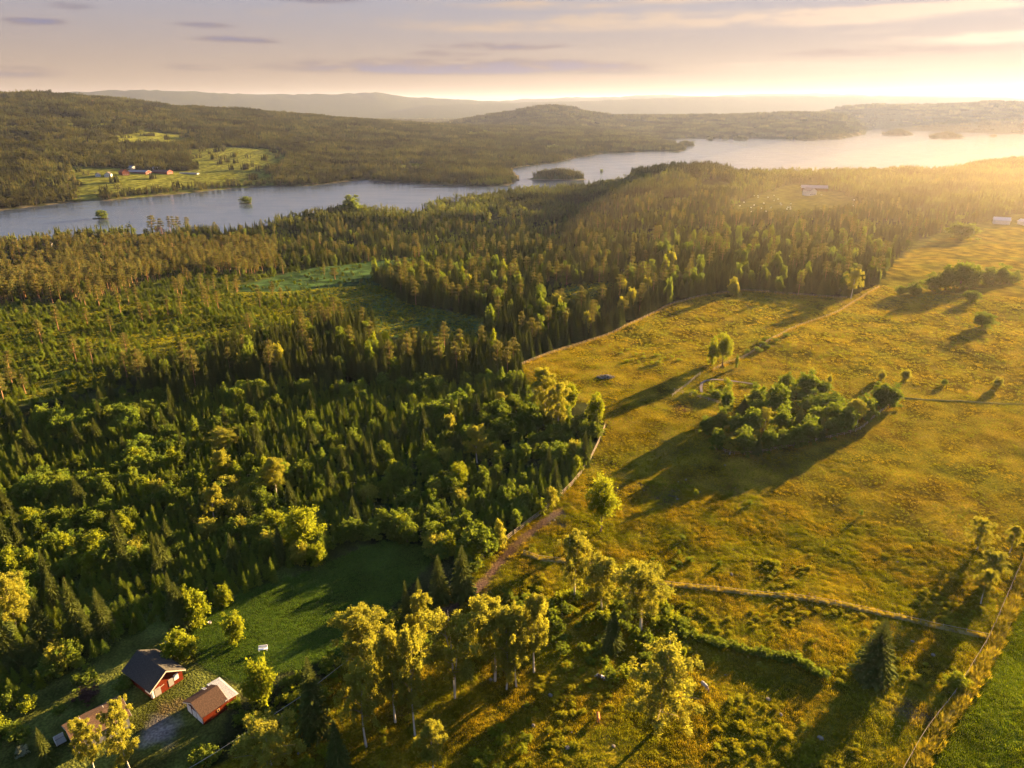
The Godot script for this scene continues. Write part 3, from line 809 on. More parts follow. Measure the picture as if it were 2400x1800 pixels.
# Several whole trees in one small stand, for woods seen from far away.
func stand_shape(span: float, spruces: int, leafies: int, tall: float, pines := 0) -> Array:
	var wood := Sheet.new()
	var crown := Sheet.new()
	for i in spruces + leafies + pines:
		var at := Vector3(rng.randf_range(-0.5, 0.5), 0, rng.randf_range(-0.5, 0.5)) * span
		var h := tall * rng.randf_range(0.65, 1.1)
		wood.tube(PackedVector3Array([at, at + Vector3.UP * h * 0.4]), PackedFloat32Array([0.16, 0.1]), 3, Color(1, 1, 1))
		if i < spruces:
			var k := tone(Color(0.8, 0.85, 0.9), 0.4)
			var r := h * rng.randf_range(0.13, 0.19)
			for l in 6:
				var t := l / 6.0
				var a0 := rng.randf() * TAU
				for j in 6:
					var a := a0 + TAU * j / 6.0
					var w := r * (1.08 - t)
					var out := Vector3(cos(a), 0, sin(a)) * w * rng.randf_range(0.8, 1.25)
					var out2 := Vector3(cos(a + 1.05), 0, sin(a + 1.05)) * w * rng.randf_range(0.5, 0.9)
					crown.tri(at + Vector3.UP * h * (0.30 + t * 0.70 + 0.1), at + out + Vector3.UP * h * (0.06 + t * 0.85), at + out2 + Vector3.UP * h * (0.13 + t * 0.85), tone(k, 0.2))
		elif i < spruces + pines:
			var k := tone(Color(2.1, 1.5, 1.5), 0.2)
			wood.tube(PackedVector3Array([at, at + Vector3.UP * h * 0.85]), PackedFloat32Array([0.2, 0.1]), 4, Color(2.2, 1.7, 1.3))
			for l in 46:
				var d := Vector3(rng.randfn(), rng.randfn() * 1.3, rng.randfn()) * 0.5
				leaf(crown, at + Vector3(d.x * h * 0.11, h * 0.78 + d.y * h * 0.14, d.z * h * 0.11), h * 0.045, tone(k, 0.25))
		else:
			var k := tone(Color(1.7, 1.65, 1.1), 0.25)
			h *= 0.75
			for l in 60:
				var d := Vector3(rng.randfn(), rng.randfn() * 1.1, rng.randfn()).normalized() * pow(rng.randf(), 0.4)
				leaf(crown, at + Vector3(d.x * h * 0.34, h * 0.58 + d.y * h * 0.42, d.z * h * 0.34), h * 0.085, tone(k, 0.2))
	return [wood, crown]


func tuft_shape(blades: int, spread: float, tall: float, wide: float) -> ArrayMesh:
	var s := Sheet.new()
	for i in blades:
		var a := rng.randf() * TAU
		var d := Vector3(cos(a), 0, sin(a))
		var r := sqrt(rng.randf()) * spread
		var p := d.rotated(Vector3.UP, rng.randf_range(-1, 1)) * r
		var h := tall * rng.randf_range(0.55, 1.15)
		var side := Vector3(-d.z, 0, d.x) * wide * rng.randf_range(0.6, 1.3)
		var m := p + d * h * 0.25 + Vector3.UP * h * 0.65
		var c := tone(Color(1, 1, 1), 0.3)
		s.tri(p - side, p + side, m + side * 0.7, c)
		s.tri(p - side, m + side * 0.7, m - side * 0.7, c)
		s.tri(m - side * 0.7, m + side * 0.7, p + d * h * 0.7 + Vector3.UP * h, c)
	return s.mesh()


func keep(called: String, pair: Array, bark: String, foliage: String, tall: float, wide: float) -> void:
	var both := ArrayMesh.new()
	pair[1].surface(both)
	pair[0].surface(both)
	both.surface_set_material(0, mats[foliage])
	both.surface_set_material(1, mats[bark])
	shapes[called] = {"trunk": pair[0].mesh(), "crown": pair[1].mesh(), "both": both, "bark": mats[bark], "leaf": mats[foliage], "tall": tall, "wide": wide}


func make_shapes() -> void:
	for i in 5:
		keep("birch%d" % i, birch_shape(15.0, 6.0 + 0.4 * i, [0.30, 0.24, 0.36, 0.14, 0.3][i], 19000, [0.0, 0.05, -0.06, 0.02, 0.0][i], 3 if i == 4 else 1), "birch_bark", "birch_leaf", 15.0, 6.0)
	for i in 2:
		keep("aspen%d" % i, round_shape(12.0, 7.0, 0.26, 100, 70, 0.9, 0.24), "brown_bark", "aspen_leaf", 12.0, 7.0)
	for i in 5:
		keep("round%d" % i, round_shape(8.0, 5.5, 0.04, 80, 62, 1.1, 0.27, [0.1, 0.5, 0.2, 0.7, 0.0][i]), "brown_bark", "broad_leaf", 8.0, 5.5)
	for i in 3:
		keep("bush%d" % i, round_shape(2.0, 2.4, 0.0, 26, 34, 1.2, 0.15), "brown_bark", "broad_leaf", 2.0, 2.4)
	for i in 6:
		keep("spruce%d" % i, spruce_shape(14.0, 4.6 + 0.25 * i, 40, 12, 5, 0.35), "brown_bark", "spruce_needle", 14.0, 5.2)
	for i in 6:
		keep("young%d" % i, spruce_shape(7.0, 2.5 + 0.15 * i, 19, 9, 4, 0.35), "brown_bark", "young_needle", 7.0, 2.9)
	for i in 3:
		keep("pine%d" % i, pine_shape(14.0, 4.6, [0.42, 0.5, 0.35][i], 34, 40), "pine_bark", "pine_needle", 14.0, 4.6)
	for i in 3:
		keep("stand%d" % i, stand_shape(13.0, [8, 3, 3][i], [1, 2, 4][i], 14.0, [1, 4, 1][i]), "brown_bark", "spruce_needle", 1.0, 1.0)
	for i in 2:
		keep("wood%d" % i, stand_shape(44.0, 40, 14, 14.0, 8), "brown_bark", "spruce_needle", 1.0, 1.0)
	shapes.tuft = tuft_shape(18, 0.42, 0.30, 0.04)
	shapes.clump = tuft_shape(24, 0.85, 0.42, 0.08)
	shapes.reed = tuft_shape(22, 0.5, 0.8, 0.05)


func grow(kind: String, at: Vector3, tall: float, wide: float, called: String, label: String, category: String, group := "", foliage := "") -> Node3D:
	var s: Dictionary = shapes[kind]
	var o := thing(called, at + Vector3.DOWN * 0.05, label, category, group, rng.randf() * TAU)
	o.scale = Vector3(wide / s.wide, tall / s.tall, wide / s.wide)
	piece("trunk", s.trunk, s.bark, o)
	piece("crown", s.crown, mats[foliage] if foliage else s.leaf, o)
	return o


# Many copies of one shape as a single mass.
func scatter(called: String, kind: String, rows: Array, label: String, category: String, mesh: Mesh = null, mat: Material = null) -> void:
	if rows.is_empty():
		return
	var mm := MultiMesh.new()
	mm.transform_format = MultiMesh.TRANSFORM_3D
	mm.use_colors = true
	mm.mesh = mesh if mesh else shapes[kind].both
	mm.instance_count = rows.size()
	for i in rows.size():
		var r: Array = rows[i]
		mm.set_instance_transform(i, Transform3D(Basis(Vector3.UP, r[1]).scaled_local(r[2]), r[0]))
		mm.set_instance_color(i, r[3])
	var o := MultiMeshInstance3D.new()
	o.name = numbered(called)
	o.multimesh = mm
	if mat:
		o.material_override = mat
	add_child(o)
	tag(o, label, category, "", "stuff")


# ---------------------------------------------------------------- ground and water
const ZONE_COLOURS = {
	"pasture": Color(0.27, 0.185, 0.016), "meadow": Color(0.08, 0.125, 0.02), "lawn": Color(0.115, 0.13, 0.03), "crop": Color(0.085, 0.125, 0.012), "field": Color(0.09, 0.095, 0.02), "farfield": Color(0.19, 0.20, 0.035), "fell": Color(0.22, 0.13, 0.07),
	"clear": Color(0.065, 0.115, 0.04), "young": Color(0.14, 0.15, 0.03), "plant": Color(0.085, 0.105, 0.022), "tall": Color(0.045, 0.042, 0.018), "broad": Color(0.045, 0.06, 0.02), "pine": Color(0.075, 0.075, 0.03), "": Color(0.05, 0.055, 0.02)}


func ground_colour(x: float, z: float, r: float) -> Color:
	var wob := 1.2 + r * 0.006
	var k := zone_at(x + n_small.get_noise_2d(x * 3.0, z * 3.0) * wob, z + n_small.get_noise_2d(x * 3.0 + 90.0, z * 3.0) * wob)
	var c: Color = ZONE_COLOURS[k]
	var n := n_patch.get_noise_2d(x, z)
	if k == "pasture":
		c = c.lerp(Color(0.19, 0.155, 0.013), clampf(0.45 + n * 1.3, 0.0, 1.0)).lerp(Color(0.2, 0.14, 0.035), clampf(n_patch.get_noise_2d(x * 2.0 + 300.0, z * 2.0) * 1.4 - 0.25, 0.0, 0.8))
		c = c.lerp(Color(0.14, 0.14, 0.014), clampf(n_broad.get_noise_2d(x * 2.0 + 70.0, z * 2.0) * 2.0 - 0.1, 0.0, 0.7))
		var d := 99.0
		for i in range(0, WORN.size() - 3, 2):
			if i % 8 == 6:
				continue
			var q := Geometry2D.get_closest_point_to_segment(Vector2(x, z), Vector2(WORN[i], WORN[i + 1]), Vector2(WORN[i + 2], WORN[i + 3]))
			d = minf(d, q.distance_to(Vector2(x, z) + Vector2(n_small.get_noise_2d(x, z), n_small.get_noise_2d(z, x)) * 5.0))
		c = c.lerp(Color(0.10, 0.085, 0.03), 0.75 * clampf(1.5 - d / 0.9, 0.0, 1.0))
	else:
		c = c * (1.0 + 0.5 * n)
	if r > 600.0 and r < 5000.0:
		var d := shore(x, z)
		if d < 5.0 and d > -6.0:
			c = Color(0.16, 0.13, 0.09)
	if k == "pasture" or k == "meadow" or k == "lawn":
		for t in BARE:
			var q: float = Vector2(x - t[0], z - t[1]).length() / t[2]
			if q < 1.3:
				c = c.lerp(t[3], clampf(1.6 - 1.6 * q + n_small.get_noise_2d(x * 6.0, z * 6.0) * 0.9, 0.0, 1.0))
	c.a = 1.0
	return c


var BARE := []
# Trodden lines through the pasture, four points each.
const WORN = [52, -148, 70, -140, 88, -142, 104, -152, 48, -284, 64, -276, 84, -272, 100, -268, 30, -150, 46, -176, 64, -196, 110, -214, 22, -128, 44, -124, 66, -118, 92, -120, 120, -340, 136, -300, 150, -268, 160, -240]


func build_ground() -> void:
	for i in range(0, LINE_TRACK.size() - 2, 2):
		for q in 5:
			BARE.append([lerpf(LINE_TRACK[i], LINE_TRACK[i + 2], q / 5.0), lerpf(LINE_TRACK[i + 1], LINE_TRACK[i + 3], q / 5.0), 2.2, Color(0.14, 0.085, 0.06)])
	BARE.append([60.3, -230.7, 4.0, Color(0.15, 0.07, 0.05)])
	for p in [[43.0, -172.0, 5.0], [36.0, -178.0, 4.0], [28.0, -176.0, 3.5], [71.0, -96.0, 3.5], [12.0, -160.0, 4.0]]:
		BARE.append([p[0], p[1], p[2], Color(0.15, 0.11, 0.08)])
	for p in [[-60.6, -92.5, 3.0], [-61.8, -94.5, 2.0], [-59.0, -91.5, 2.0]]:
		BARE.append([p[0], p[1], p[2] * 1.2, Color(0.33, 0.30, 0.29)])
	for p in [[-61.5, -96.5, 2.0], [-62.5, -98.0, 1.6], [-60.0, -98.5, 1.5]]:
		BARE.append([p[0], p[1], p[2], Color(0.24, 0.18, 0.08)])
	var round_ := PackedFloat32Array()
	var a := -180.0
	while a < 180.0:
		round_.append(a)
		a += 0.4 if absf(a + 0.2) < 44.0 else (1.2 if absf(a) < 64.0 else 4.0)
	var rings := PackedFloat32Array([2.0, 20.0])
	var r := 45.0
	while r < 19000.0:
		rings.append(r)
		r *= 1.0125 if r < 5000.0 else 1.02
	var cut := 0
	while rings[cut] < 4600.0:
		cut += 1
	ground_part("ground", rings.slice(0, cut + 1), round_, "ground")
	ground_part("hills", rings.slice(cut), round_, "hill")


func ground_part(called: String, rings: PackedFloat32Array, round_: PackedFloat32Array, mat: String) -> void:
	var v := PackedVector3Array()
	var c := PackedColorArray()
	var n := PackedVector3Array()
	var idx := PackedInt32Array()
	var w := round_.size()
	for r in rings:
		for a in round_:
			var x := r * sin(deg_to_rad(a))
			var z := -r * cos(deg_to_rad(a))
			v.append(Vector3(x, land(x, z), z))
			var k := Color(0.046, 0.052, 0.02)
			if absf(a) < 60.0 and r < 5200.0:
				k = ground_colour(x, z, r)
			elif r < 700.0:
				k = Color(0.2, 0.15, 0.036) if a > 0.0 else Color(0.08, 0.09, 0.02)
			c.append(k)
	for j in rings.size():
		for i in w:
			var e := v[j * w + (i + 1) % w] - v[j * w + (i + w - 1) % w]
			var f := v[mini(j + 1, rings.size() - 1) * w + i] - v[maxi(j - 1, 0) * w + i]
			var up := f.cross(e)
			n.append(up.normalized() if up.y > 0.0 else -up.normalized())
	for j in rings.size() - 1:
		for i in w:
			var p := j * w + i
			var q := j * w + (i + 1) % w
			idx.append_array(PackedInt32Array([p, p + w, q, q, p + w, q + w]))
	var arr := []
	arr.resize(Mesh.ARRAY_MAX)
	arr[Mesh.ARRAY_VERTEX] = v
	arr[Mesh.ARRAY_NORMAL] = n
	arr[Mesh.ARRAY_COLOR] = c
	arr[Mesh.ARRAY_INDEX] = idx
	var m := ArrayMesh.new()
	m.add_surface_from_arrays(Mesh.PRIMITIVE_TRIANGLES, arr)
	top(called, m, mats[mat], "", "", "", "structure")


func build_lake() -> void:
	var s := Sheet.new()
	var y := LAKE_LEVEL
	for q in [[-1500.0, -1900.0, 700.0, -560.0], [-1500.0, -3600.0, 700.0, -1900.0], [700.0, -3600.0, 3600.0, -560.0], [700.0, -5800.0, 3600.0, -3600.0]]:
		s.quad(Vector3(q[0], y, q[1]), Vector3(q[2], y, q[1]), Vector3(q[2], y, q[3]), Vector3(q[0], y, q[3]), Color.WHITE)
	top("lake", s.mesh(), mats.lake, "", "", "", "structure")


# Evening haze lying over the low ground and the water towards the sun.
func build_mist() -> void:
	for k in 6:
		var f := FogVolume.new()
		f.name = numbered("mist")
		f.shape = RenderingServer.FOG_VOLUME_SHAPE_ELLIPSOID
		f.size = Vector3(1050, 185, 1600) * (1.0 - 0.13 * k)
		f.position = Vector3(650 + 32 * k, 0, -680)
		f.rotation_degrees.y = -36.0
		var m := FogMaterial.new()
		m.density = 0.00006
		m.albedo = Color(0.95, 0.80, 0.62).linear_to_srgb()
		f.material = m
		add_child(f)
		tag(f, "golden evening haze over the low ground on the right", "haze", "", "stuff")


func build_islands() -> void:
	# x, z, half width, half depth, kind (0 one tree, 1 wooded, 2 bush, 3 bare), height
	var given := [[-572, -1007, 11, 7, 0, 1.4], [-428, -1172, 10, 7, 0, 1.4], [2142, -4189, 95, 60, 1, 22.0], [2180, -3780, 95, 60, 1, 20.0], [921, -3486, 14, 12, 1, 5.0], [1017, -3579, 16, 12, 1, 5.0], [1074, -3532, 38, 22, 1, 12.0], [1322, -3579, 16, 12, 1, 6.0], [2482, -3888, 20, 8, 1, 3.0], [100, -1600, 62, 46, 1, 12.0],
		[214, -1768, 4, 3, 2, 1.2], [-100, -1428, 95, 2, 3, 0.8], [1395, -3560, 60, 30, 1, 14.0], [700, -3010, 40, 30, 1, 10.0]]
	var rows := []
	for g in given:
		var s := Sheet.new()
		var at := Vector3(g[0], LAKE_LEVEL, g[1])
		for i in 20:
			var p := []
			for j in [i, i + 1]:
				var a: float = TAU * (j % 20) / 20.0
				var w: float = 1.0 + 0.25 * sin(a * 3.0 + g[0]) + 0.1 * sin(a * 7.0)
				p.append(Vector3(cos(a) * g[2] * w, -0.6, sin(a) * g[3] * w))
				p.append(Vector3(cos(a) * g[2] * w * 0.8, 0.7, sin(a) * g[3] * w * 0.8))
				p.append(Vector3(cos(a) * g[2] * w * 0.42, g[5] * 0.75, sin(a) * g[3] * w * 0.42))
			s.quad(p[0], p[3], p[4], p[1], Color(0.12, 0.1, 0.07))
			s.quad(p[1], p[4], p[5], p[2], Color(0.05, 0.055, 0.02))
			s.tri(p[2], p[5], Vector3(0, g[5], 0), Color(0.05, 0.055, 0.02))
		var o := top("island", s.mesh(), mats.paint, "", "", "", "structure")
		o.position = at
		if g[4] == 0:
			grow("round0", at + Vector3(0, 0.8, 0), 10.5, 15.0, "island_tree", "wide round tree covering the %s little island in the lake" % ("left" if g[0] < -500 else "right"), "tree", "trees on the two little lake islands")
			grow("bush1", at + Vector3(6, 0.5, 2), 4.0, 6.0, "island_bush", "low bush beside the round tree on the %s little island" % ("left" if g[0] < -500 else "right"), "bush", "bushes on the two little lake islands")
		elif g[4] == 2:
			grow("bush2", at + Vector3(0, 0.6, 0), 6.0, 7.0, "islet_bush", "dark bush on the tiny islet in the bright lake", "bush")
		elif g[4] == 1:
			for i in int(g[2] * g[3] / 34.0) + 3:
				var a := rng.randf() * TAU
				var q := sqrt(rng.randf()) * 0.8
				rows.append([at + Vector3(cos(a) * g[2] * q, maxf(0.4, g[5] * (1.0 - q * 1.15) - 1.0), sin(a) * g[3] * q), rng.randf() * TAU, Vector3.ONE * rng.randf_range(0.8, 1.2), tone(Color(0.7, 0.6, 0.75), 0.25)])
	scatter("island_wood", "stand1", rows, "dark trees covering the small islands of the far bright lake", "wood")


# ---------------------------------------------------------------- the woods
func in_frame(p: Vector3, margin := 0.0) -> bool:
	var q := p - Vector3(0, 100, 0)
	var f := -q.z * 0.9317 - q.y * 0.3633
	var u := -q.z * 0.3633 + q.y * 0.9317
	return f > 1.0 and absf(q.x) < f * (0.7203 + margin) and absf(u) < f * (0.5402 + margin)


func build_forest() -> void:
	var near := {}
	for k in ["spruce", "young", "round", "pine"]:
		near[k] = []
	var far := {"stand0": [], "stand1": [], "stand2": [], "wood0": [], "wood1": []}
	var spacing := {"plant": 2.15, "young": 4.0, "tall": 3.1, "broad": 3.3, "pine": 5.2, "": 4.6, "clear": 7.5}
	# single trees up to 960 m
	var step := 2.0
	var z := -60.0
	while z > -960.0:
		var x := -0.84 * -z - 40.0
		var limit := minf(0.9 * -z + 60.0, 560.0)
		while x < limit:
			var px := x + rng.randf_range(-0.5, 0.5) * step
			var pz := z + rng.randf_range(-0.5, 0.5) * step
			x += step
			var r := sqrt(px * px + pz * pz)
			if r > 960.0 or r < 105.0:
				continue
			var k := zone_at(px, pz)
			if not spacing.has(k):
				continue
			var s: float = spacing[k] * (1.0 + 0.25 * smoothstep(300.0, 900.0, r))
			if rng.randf() > step * step / (s * s):
				continue
			if k == "" and px > 0.0 and px > -0.45 * pz and r < 480.0:
				continue
			if k == "" and r < 260.0 and px > -80.0:
				continue
			if shore(px, pz) < 4.0:
				continue
			var n := n_patch.get_noise_2d(px, pz)
			var b := n_broad.get_noise_2d(px * 1.7 + 500.0, pz * 1.7)
			var at := spot(px, pz)
			var u := rng.randf()
			match k:
				"plant":
					if n > 0.30 and u < 0.6:
						near.round.append([at, rng.randf_range(3.5, 7.0), rng.randf_range(3.0, 5.0), k])
					elif u < 0.03:
						near.spruce.append([at, rng.randf_range(8.0, 12.0), rng.randf_range(3.2, 4.4), k])
					elif u < 0.06:
						near.round.append([at, rng.randf_range(4.0, 7.0), rng.randf_range(2.4, 4.0), k])
					else:
						near.young.append([at, (2.6 + 3.4 * pow(rng.randf(), 1.4)) * (1.0 + 0.3 * b), rng.randf_range(1.5, 2.2), k])
				"broad":
					if u < 0.45:
						near.young.append([at, rng.randf_range(3.0, 6.5), rng.randf_range(1.6, 2.4), k])
					else:
						near.round.append([at, rng.randf_range(3.5, 6.8), rng.randf_range(3.0, 5.2), k])
				"young":
					if n < -0.25 and u < 0.7:
						continue
					if u < 0.10:
						near.round.append([at, rng.randf_range(2.0, 4.0), rng.randf_range(1.8, 3.0), k])
					elif u < 0.112:
						near.pine.append([at, rng.randf_range(9.0, 15.0), rng.randf_range(2.8, 4.6), k])
					else:
						near.young.append([at, rng.randf_range(2.2, 4.8), rng.randf_range(1.6, 2.4), k])
				"clear":
					if u < 0.5:
						near.round.append([at, rng.randf_range(1.2, 2.2), rng.randf_range(1.4, 2.2), k])
					else:
						near.young.append([at, rng.randf_range(1.2, 2.6), rng.randf_range(1.0, 1.6), k])
				"tall":
					if u < 0.03:
						near.round.append([at, rng.randf_range(9.0, 14.0), rng.randf_range(3.5, 5.5), k])
					elif u < 0.06:
						near.pine.append([at, rng.randf_range(13.0, 18.0), rng.randf_range(3.2, 5.0), k])
					else:
						near.spruce.append([at, rng.randf_range(7.0, 13.0) * (1.0 if px < 40.0 else 0.85), rng.randf_range(2.6, 4.0), k])
				"pine":
					if u < 0.62:
						near.pine.append([at, rng.randf_range(10.0, 16.0), rng.randf_range(3.4, 5.4), k])
					elif u < 0.8:
						near.round.append([at, rng.randf_range(3.0, 7.0), rng.randf_range(2.6, 4.5), k])
					else:
						near.young.append([at, rng.randf_range(3.0, 7.0), rng.randf_range(2.0, 3.0), k])
				_:
					if b < -0.04:
						near.young.append([at, rng.randf_range(2.5, 6.0), rng.randf_range(2.0, 2.8), k])
					elif u < 0.12 + 0.35 * n:
						near.pine.append([at, rng.randf_range(10.0, 16.0), rng.randf_range(3.2, 5.0), k])
					elif u < 0.24:
						near.round.append([at, rng.randf_range(4.0, 9.0), rng.randf_range(3.0, 5.0), k])
					else:
						near.spruce.append([at, rng.randf_range(9.0, 15.0), rng.randf_range(3.0, 4.4), k])
		z -= step
	# stands of trees from 960 m on
	for band in [[960.0, 2300.0, 12.0, 0], [2300.0, 4600.0, 33.0, 1], [4600.0, 8600.0, 62.0, 2]]:
		var r: float = band[0]
		while r < band[1]:
			var n := int(deg_to_rad(84.0) * r / band[2])
			for i in n:
				var a := deg_to_rad(-42.0 + 84.0 * (i + rng.randf()) / n)
				var q: float = r + rng.randf_range(-0.5, 0.5) * band[2]
				var px := q * sin(a)
				var pz := -q * cos(a)
				if shore(px, pz) < (7.0 if band[3] == 0 else 20.0):
					continue
				var k := zone_at(px, pz)
				if k == "field" or k == "pasture" or k == "clear" or k == "farfield" and (rng.randf() > (0.55 if shore(px, pz) < 32.0 else 0.05) or d2(px, pz) < 60.0):
					continue
				var b := n_broad.get_noise_2d(px * 0.6, pz * 0.6)
				var d := n_patch.get_noise_2d(px * 0.3, pz * 0.3)
				if k == "fell" and rng.randf() < 0.85 or k == "" and (b > 0.36 and rng.randf() < 0.6 or rng.randf() < 0.12):
					continue
				var low := 1.0
				if k == "young" or (k == "" and d < -0.3):
					low = 0.5
				var y := land(px, pz)
				var name_ := "stand0"
				if band[3] == 0:
					name_ = ["stand0", "stand1", "stand2"][clampi(int(1.0 + 3.0 * d + rng.randf_range(-0.7, 0.9)), 0, 2)]
					if shore(px, pz) < 40.0:
						name_ = "stand2" if rng.randf() < 0.6 else "stand1"
				else:
					name_ = "wood%d" % rng.randi_range(0, 1)
				var s := rng.randf_range(0.8, 1.15) * (1.0 if band[3] < 2 else 1.3)
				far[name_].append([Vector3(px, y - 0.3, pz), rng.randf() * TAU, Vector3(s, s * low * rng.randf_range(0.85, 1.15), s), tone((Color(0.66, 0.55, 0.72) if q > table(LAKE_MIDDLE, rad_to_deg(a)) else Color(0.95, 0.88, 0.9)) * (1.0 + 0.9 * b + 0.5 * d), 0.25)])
			r += band[2]
	# the wooded knoll that stands up against the bright lake
	for i in 150:
		var a := deg_to_rad(rng.randf_range(9.4, 16.6))
		var q := rng.randf_range(1180.0, 1320.0)
		var s := rng.randf_range(1.1, 1.5)
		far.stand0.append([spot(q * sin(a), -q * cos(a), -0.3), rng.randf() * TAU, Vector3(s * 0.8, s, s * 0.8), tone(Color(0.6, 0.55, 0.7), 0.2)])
	plant_near(near)
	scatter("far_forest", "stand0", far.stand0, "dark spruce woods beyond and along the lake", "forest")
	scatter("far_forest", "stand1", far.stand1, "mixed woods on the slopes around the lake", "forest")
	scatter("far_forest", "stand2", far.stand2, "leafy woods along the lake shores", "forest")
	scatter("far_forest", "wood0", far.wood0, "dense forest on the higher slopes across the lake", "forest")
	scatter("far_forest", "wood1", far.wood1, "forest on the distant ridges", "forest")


const WOOD_WORDS = {
	"spruce": ["spruce_tree", "spruce", {"plant": "taller spruce rising out of the young plantation", "tall": "tall dark spruce in the band of mature forest beside the pasture", "": "spruce in the mixed forest towards the lake"}],
	"young": ["young_spruce", "spruce", {"plant": "young spruce in the dense plantation beside the rail fence", "broad": "young spruce among the leafy thicket of the plantation", "young": "small bright spruce in the open regrowth", "clear": "tiny spruce on the forest clearing", "pine": "young spruce under the pines", "": "young spruce in the far regrowth"}],
	"round": ["leafy_tree", "tree", {"plant": "leafy tree scattered through the spruce plantation", "broad": "leafy tree in the dark broadleaf thicket", "young": "low leafy tree in the open regrowth", "clear": "leafy shrub on the forest clearing", "tall": "leafy tree among the tall spruces", "pine": "leafy tree under the pines", "": "leafy tree in the forest towards the lake"}],
	"pine": ["pine_tree", "pine", {"young": "tall bare-trunked pine left standing in the regrowth", "tall": "pine among the tall dark spruces", "pine": "pine in the sunlit pine wood before the lake", "": "pine in the mixed forest towards the lake"}]}


# Says where a tree stands by the nearest thing one can find in the picture.
func beside(at: Vector3, tall: float, wide: float, usual: float, words: String) -> String:
	var best := 1e9
	var mark: Array = []
	for m in LANDMARKS:
		var d := Vector2(at.x - m[0], at.z - m[1]).length()
		if d < best:
			best = d
			mark = m
	var here := Vector2(at.x, at.z)
	var there := Vector2(mark[0], mark[1])
	var side := here.angle_to(there) * here.length()
	var deep := here.length() - there.length()
	var where := ""
	if absf(side) > absf(deep):
		where = "left of" if side > 0.0 else "right of"
	else:
		where = "behind" if deep > 0.0 else "in front of"
	var size := "tall" if tall > usual * 1.15 else ("low" if tall < usual * 0.85 else "middling")
	var form := "slender" if wide / tall < 0.42 else ("broad" if wide / tall > 0.6 else "full")
	return "%s %s %s %s%s %s" % [size, form, words, "far " if best > 40.0 else ("close " if best < 9.0 and where != "left of" and where != "right of" else ""), where, mark[2]]


const LANDMARKS = [[-50.1, -145.3, "the big golden aspen"], [-64.8, -170.9, "the pale golden forest birch"], [-81.5, -178.0, "the pale slim forest birch"], [-76.3, -157.3, "the leaning yellow-green birch"], [-90.3, -138.8, "the large old spruce"], [-81.5, -138.0, "the lit conical spruce"],
	[-14.8, -175.6, "the small yellow aspen"], [-10.5, -191.0, "the pale thicket birch"], [10.7, -217.1, "the greyish corner birch"], [28.0, -217.8, "the bright corner tree"], [-8.7, -143.9, "the grey-green willow"], [-67.9, -118.4, "the meadow corner spruce"], [-86.8, -114.6, "the golden-tipped edge spruce"], [-100.4, -115.8, "the left edge birch"],
	[-3.8, -231.5, "the pale slim edge tree"], [-97.4, -334.5, "the twin lone pines"], [-170.7, -298.3, "the lone umbrella pine"], [-186.3, -286.8, "the two tall lone pines"], [125.9, -395.7, "the far pasture corner tree"], [192.5, -394.0, "the thin forest corner tree"], [-62.3, -414.7, "the clearing's lone pine"], [-21.0, -385.2, "the second clearing pine"], [7.3, -163.1, "the fence's yellow-green sapling"], [18.8, -185.6, "the fence's golden sapling"], [-239.5, -400.6, "the broad regrowth pine"], [-90.6, -201.1, "the golden plantation cluster"]]


func d2(x: float, z: float) -> float:
	return minf(Vector2(x + 740.0, z + 1450.0).length(), Vector2(x + 640.0, z + 1500.0).length())


func plant_near(near: Dictionary) -> void:
	var most := {"spruce": 270, "young": 300, "round": 150, "pine": 200}
	var mass := {"spruce": ["spruce_forest", "band of mature spruce forest above the pasture"], "young": ["spruce_plantation", "young spruce plantation filling the left half"], "round": ["broadleaf_thicket", "leafy thicket scattered through the woods"], "pine": ["pine_wood", "pine wood towards the lake shore"]}
	for k in near:
		var rows: Array = near[k]
		for r in rows:
			r.append(r[1] / r[0].distance_to(Vector3(0, 100, 0)) if in_frame(r[0] + Vector3.UP * r[1] * 0.8) else 0.0)
		rows.sort_custom(func(a, b): return a[4] > b[4])
		var n: int = {"young": 6, "spruce": 6, "round": 5, "pine": 3}[k]
		var split := []
		for i in n:
			split.append([])
		for i in rows.size():
			var r: Array = rows[i]
			if i < most[k] and r[4] > 0.0:
				var w: Array = WOOD_WORDS[k]
				var foliage: String = {"young": "young_needle", "spruce": "spruce_needle", "pine": "pine_needle", "round": ["broad_leaf", "broad_leaf", "broad_leaf", "aspen_leaf", "birch_leaf"][i % 5]}[k]
				grow("%s%d" % [k, i % n], r[0], r[1], r[2], w[0], beside(r[0], r[1], r[2], {"young": 4.8, "spruce": 10.5, "round": 6.0, "pine": 12.5}[k], {"young": "young spruce", "spruce": "spruce", "round": "leafy tree", "pine": "pine"}[k]), w[1], w[2][r[3]], foliage)
			else:
				var s: Dictionary = shapes["%s%d" % [k, i % n]]
				split[i % n].append([r[0] + Vector3.DOWN * 0.05, rng.randf() * TAU, Vector3(r[2] / s.wide, r[1] / s.tall, r[2] / s.wide), tone(Color(1, 1, 1) * (1.0 + 0.35 * n_patch.get_noise_2d(r[0].x, r[0].z)), 0.25)])
		for i in n:
			scatter(mass[k][0], "%s%d" % [k, i], split[i], mass[k][1], "forest")


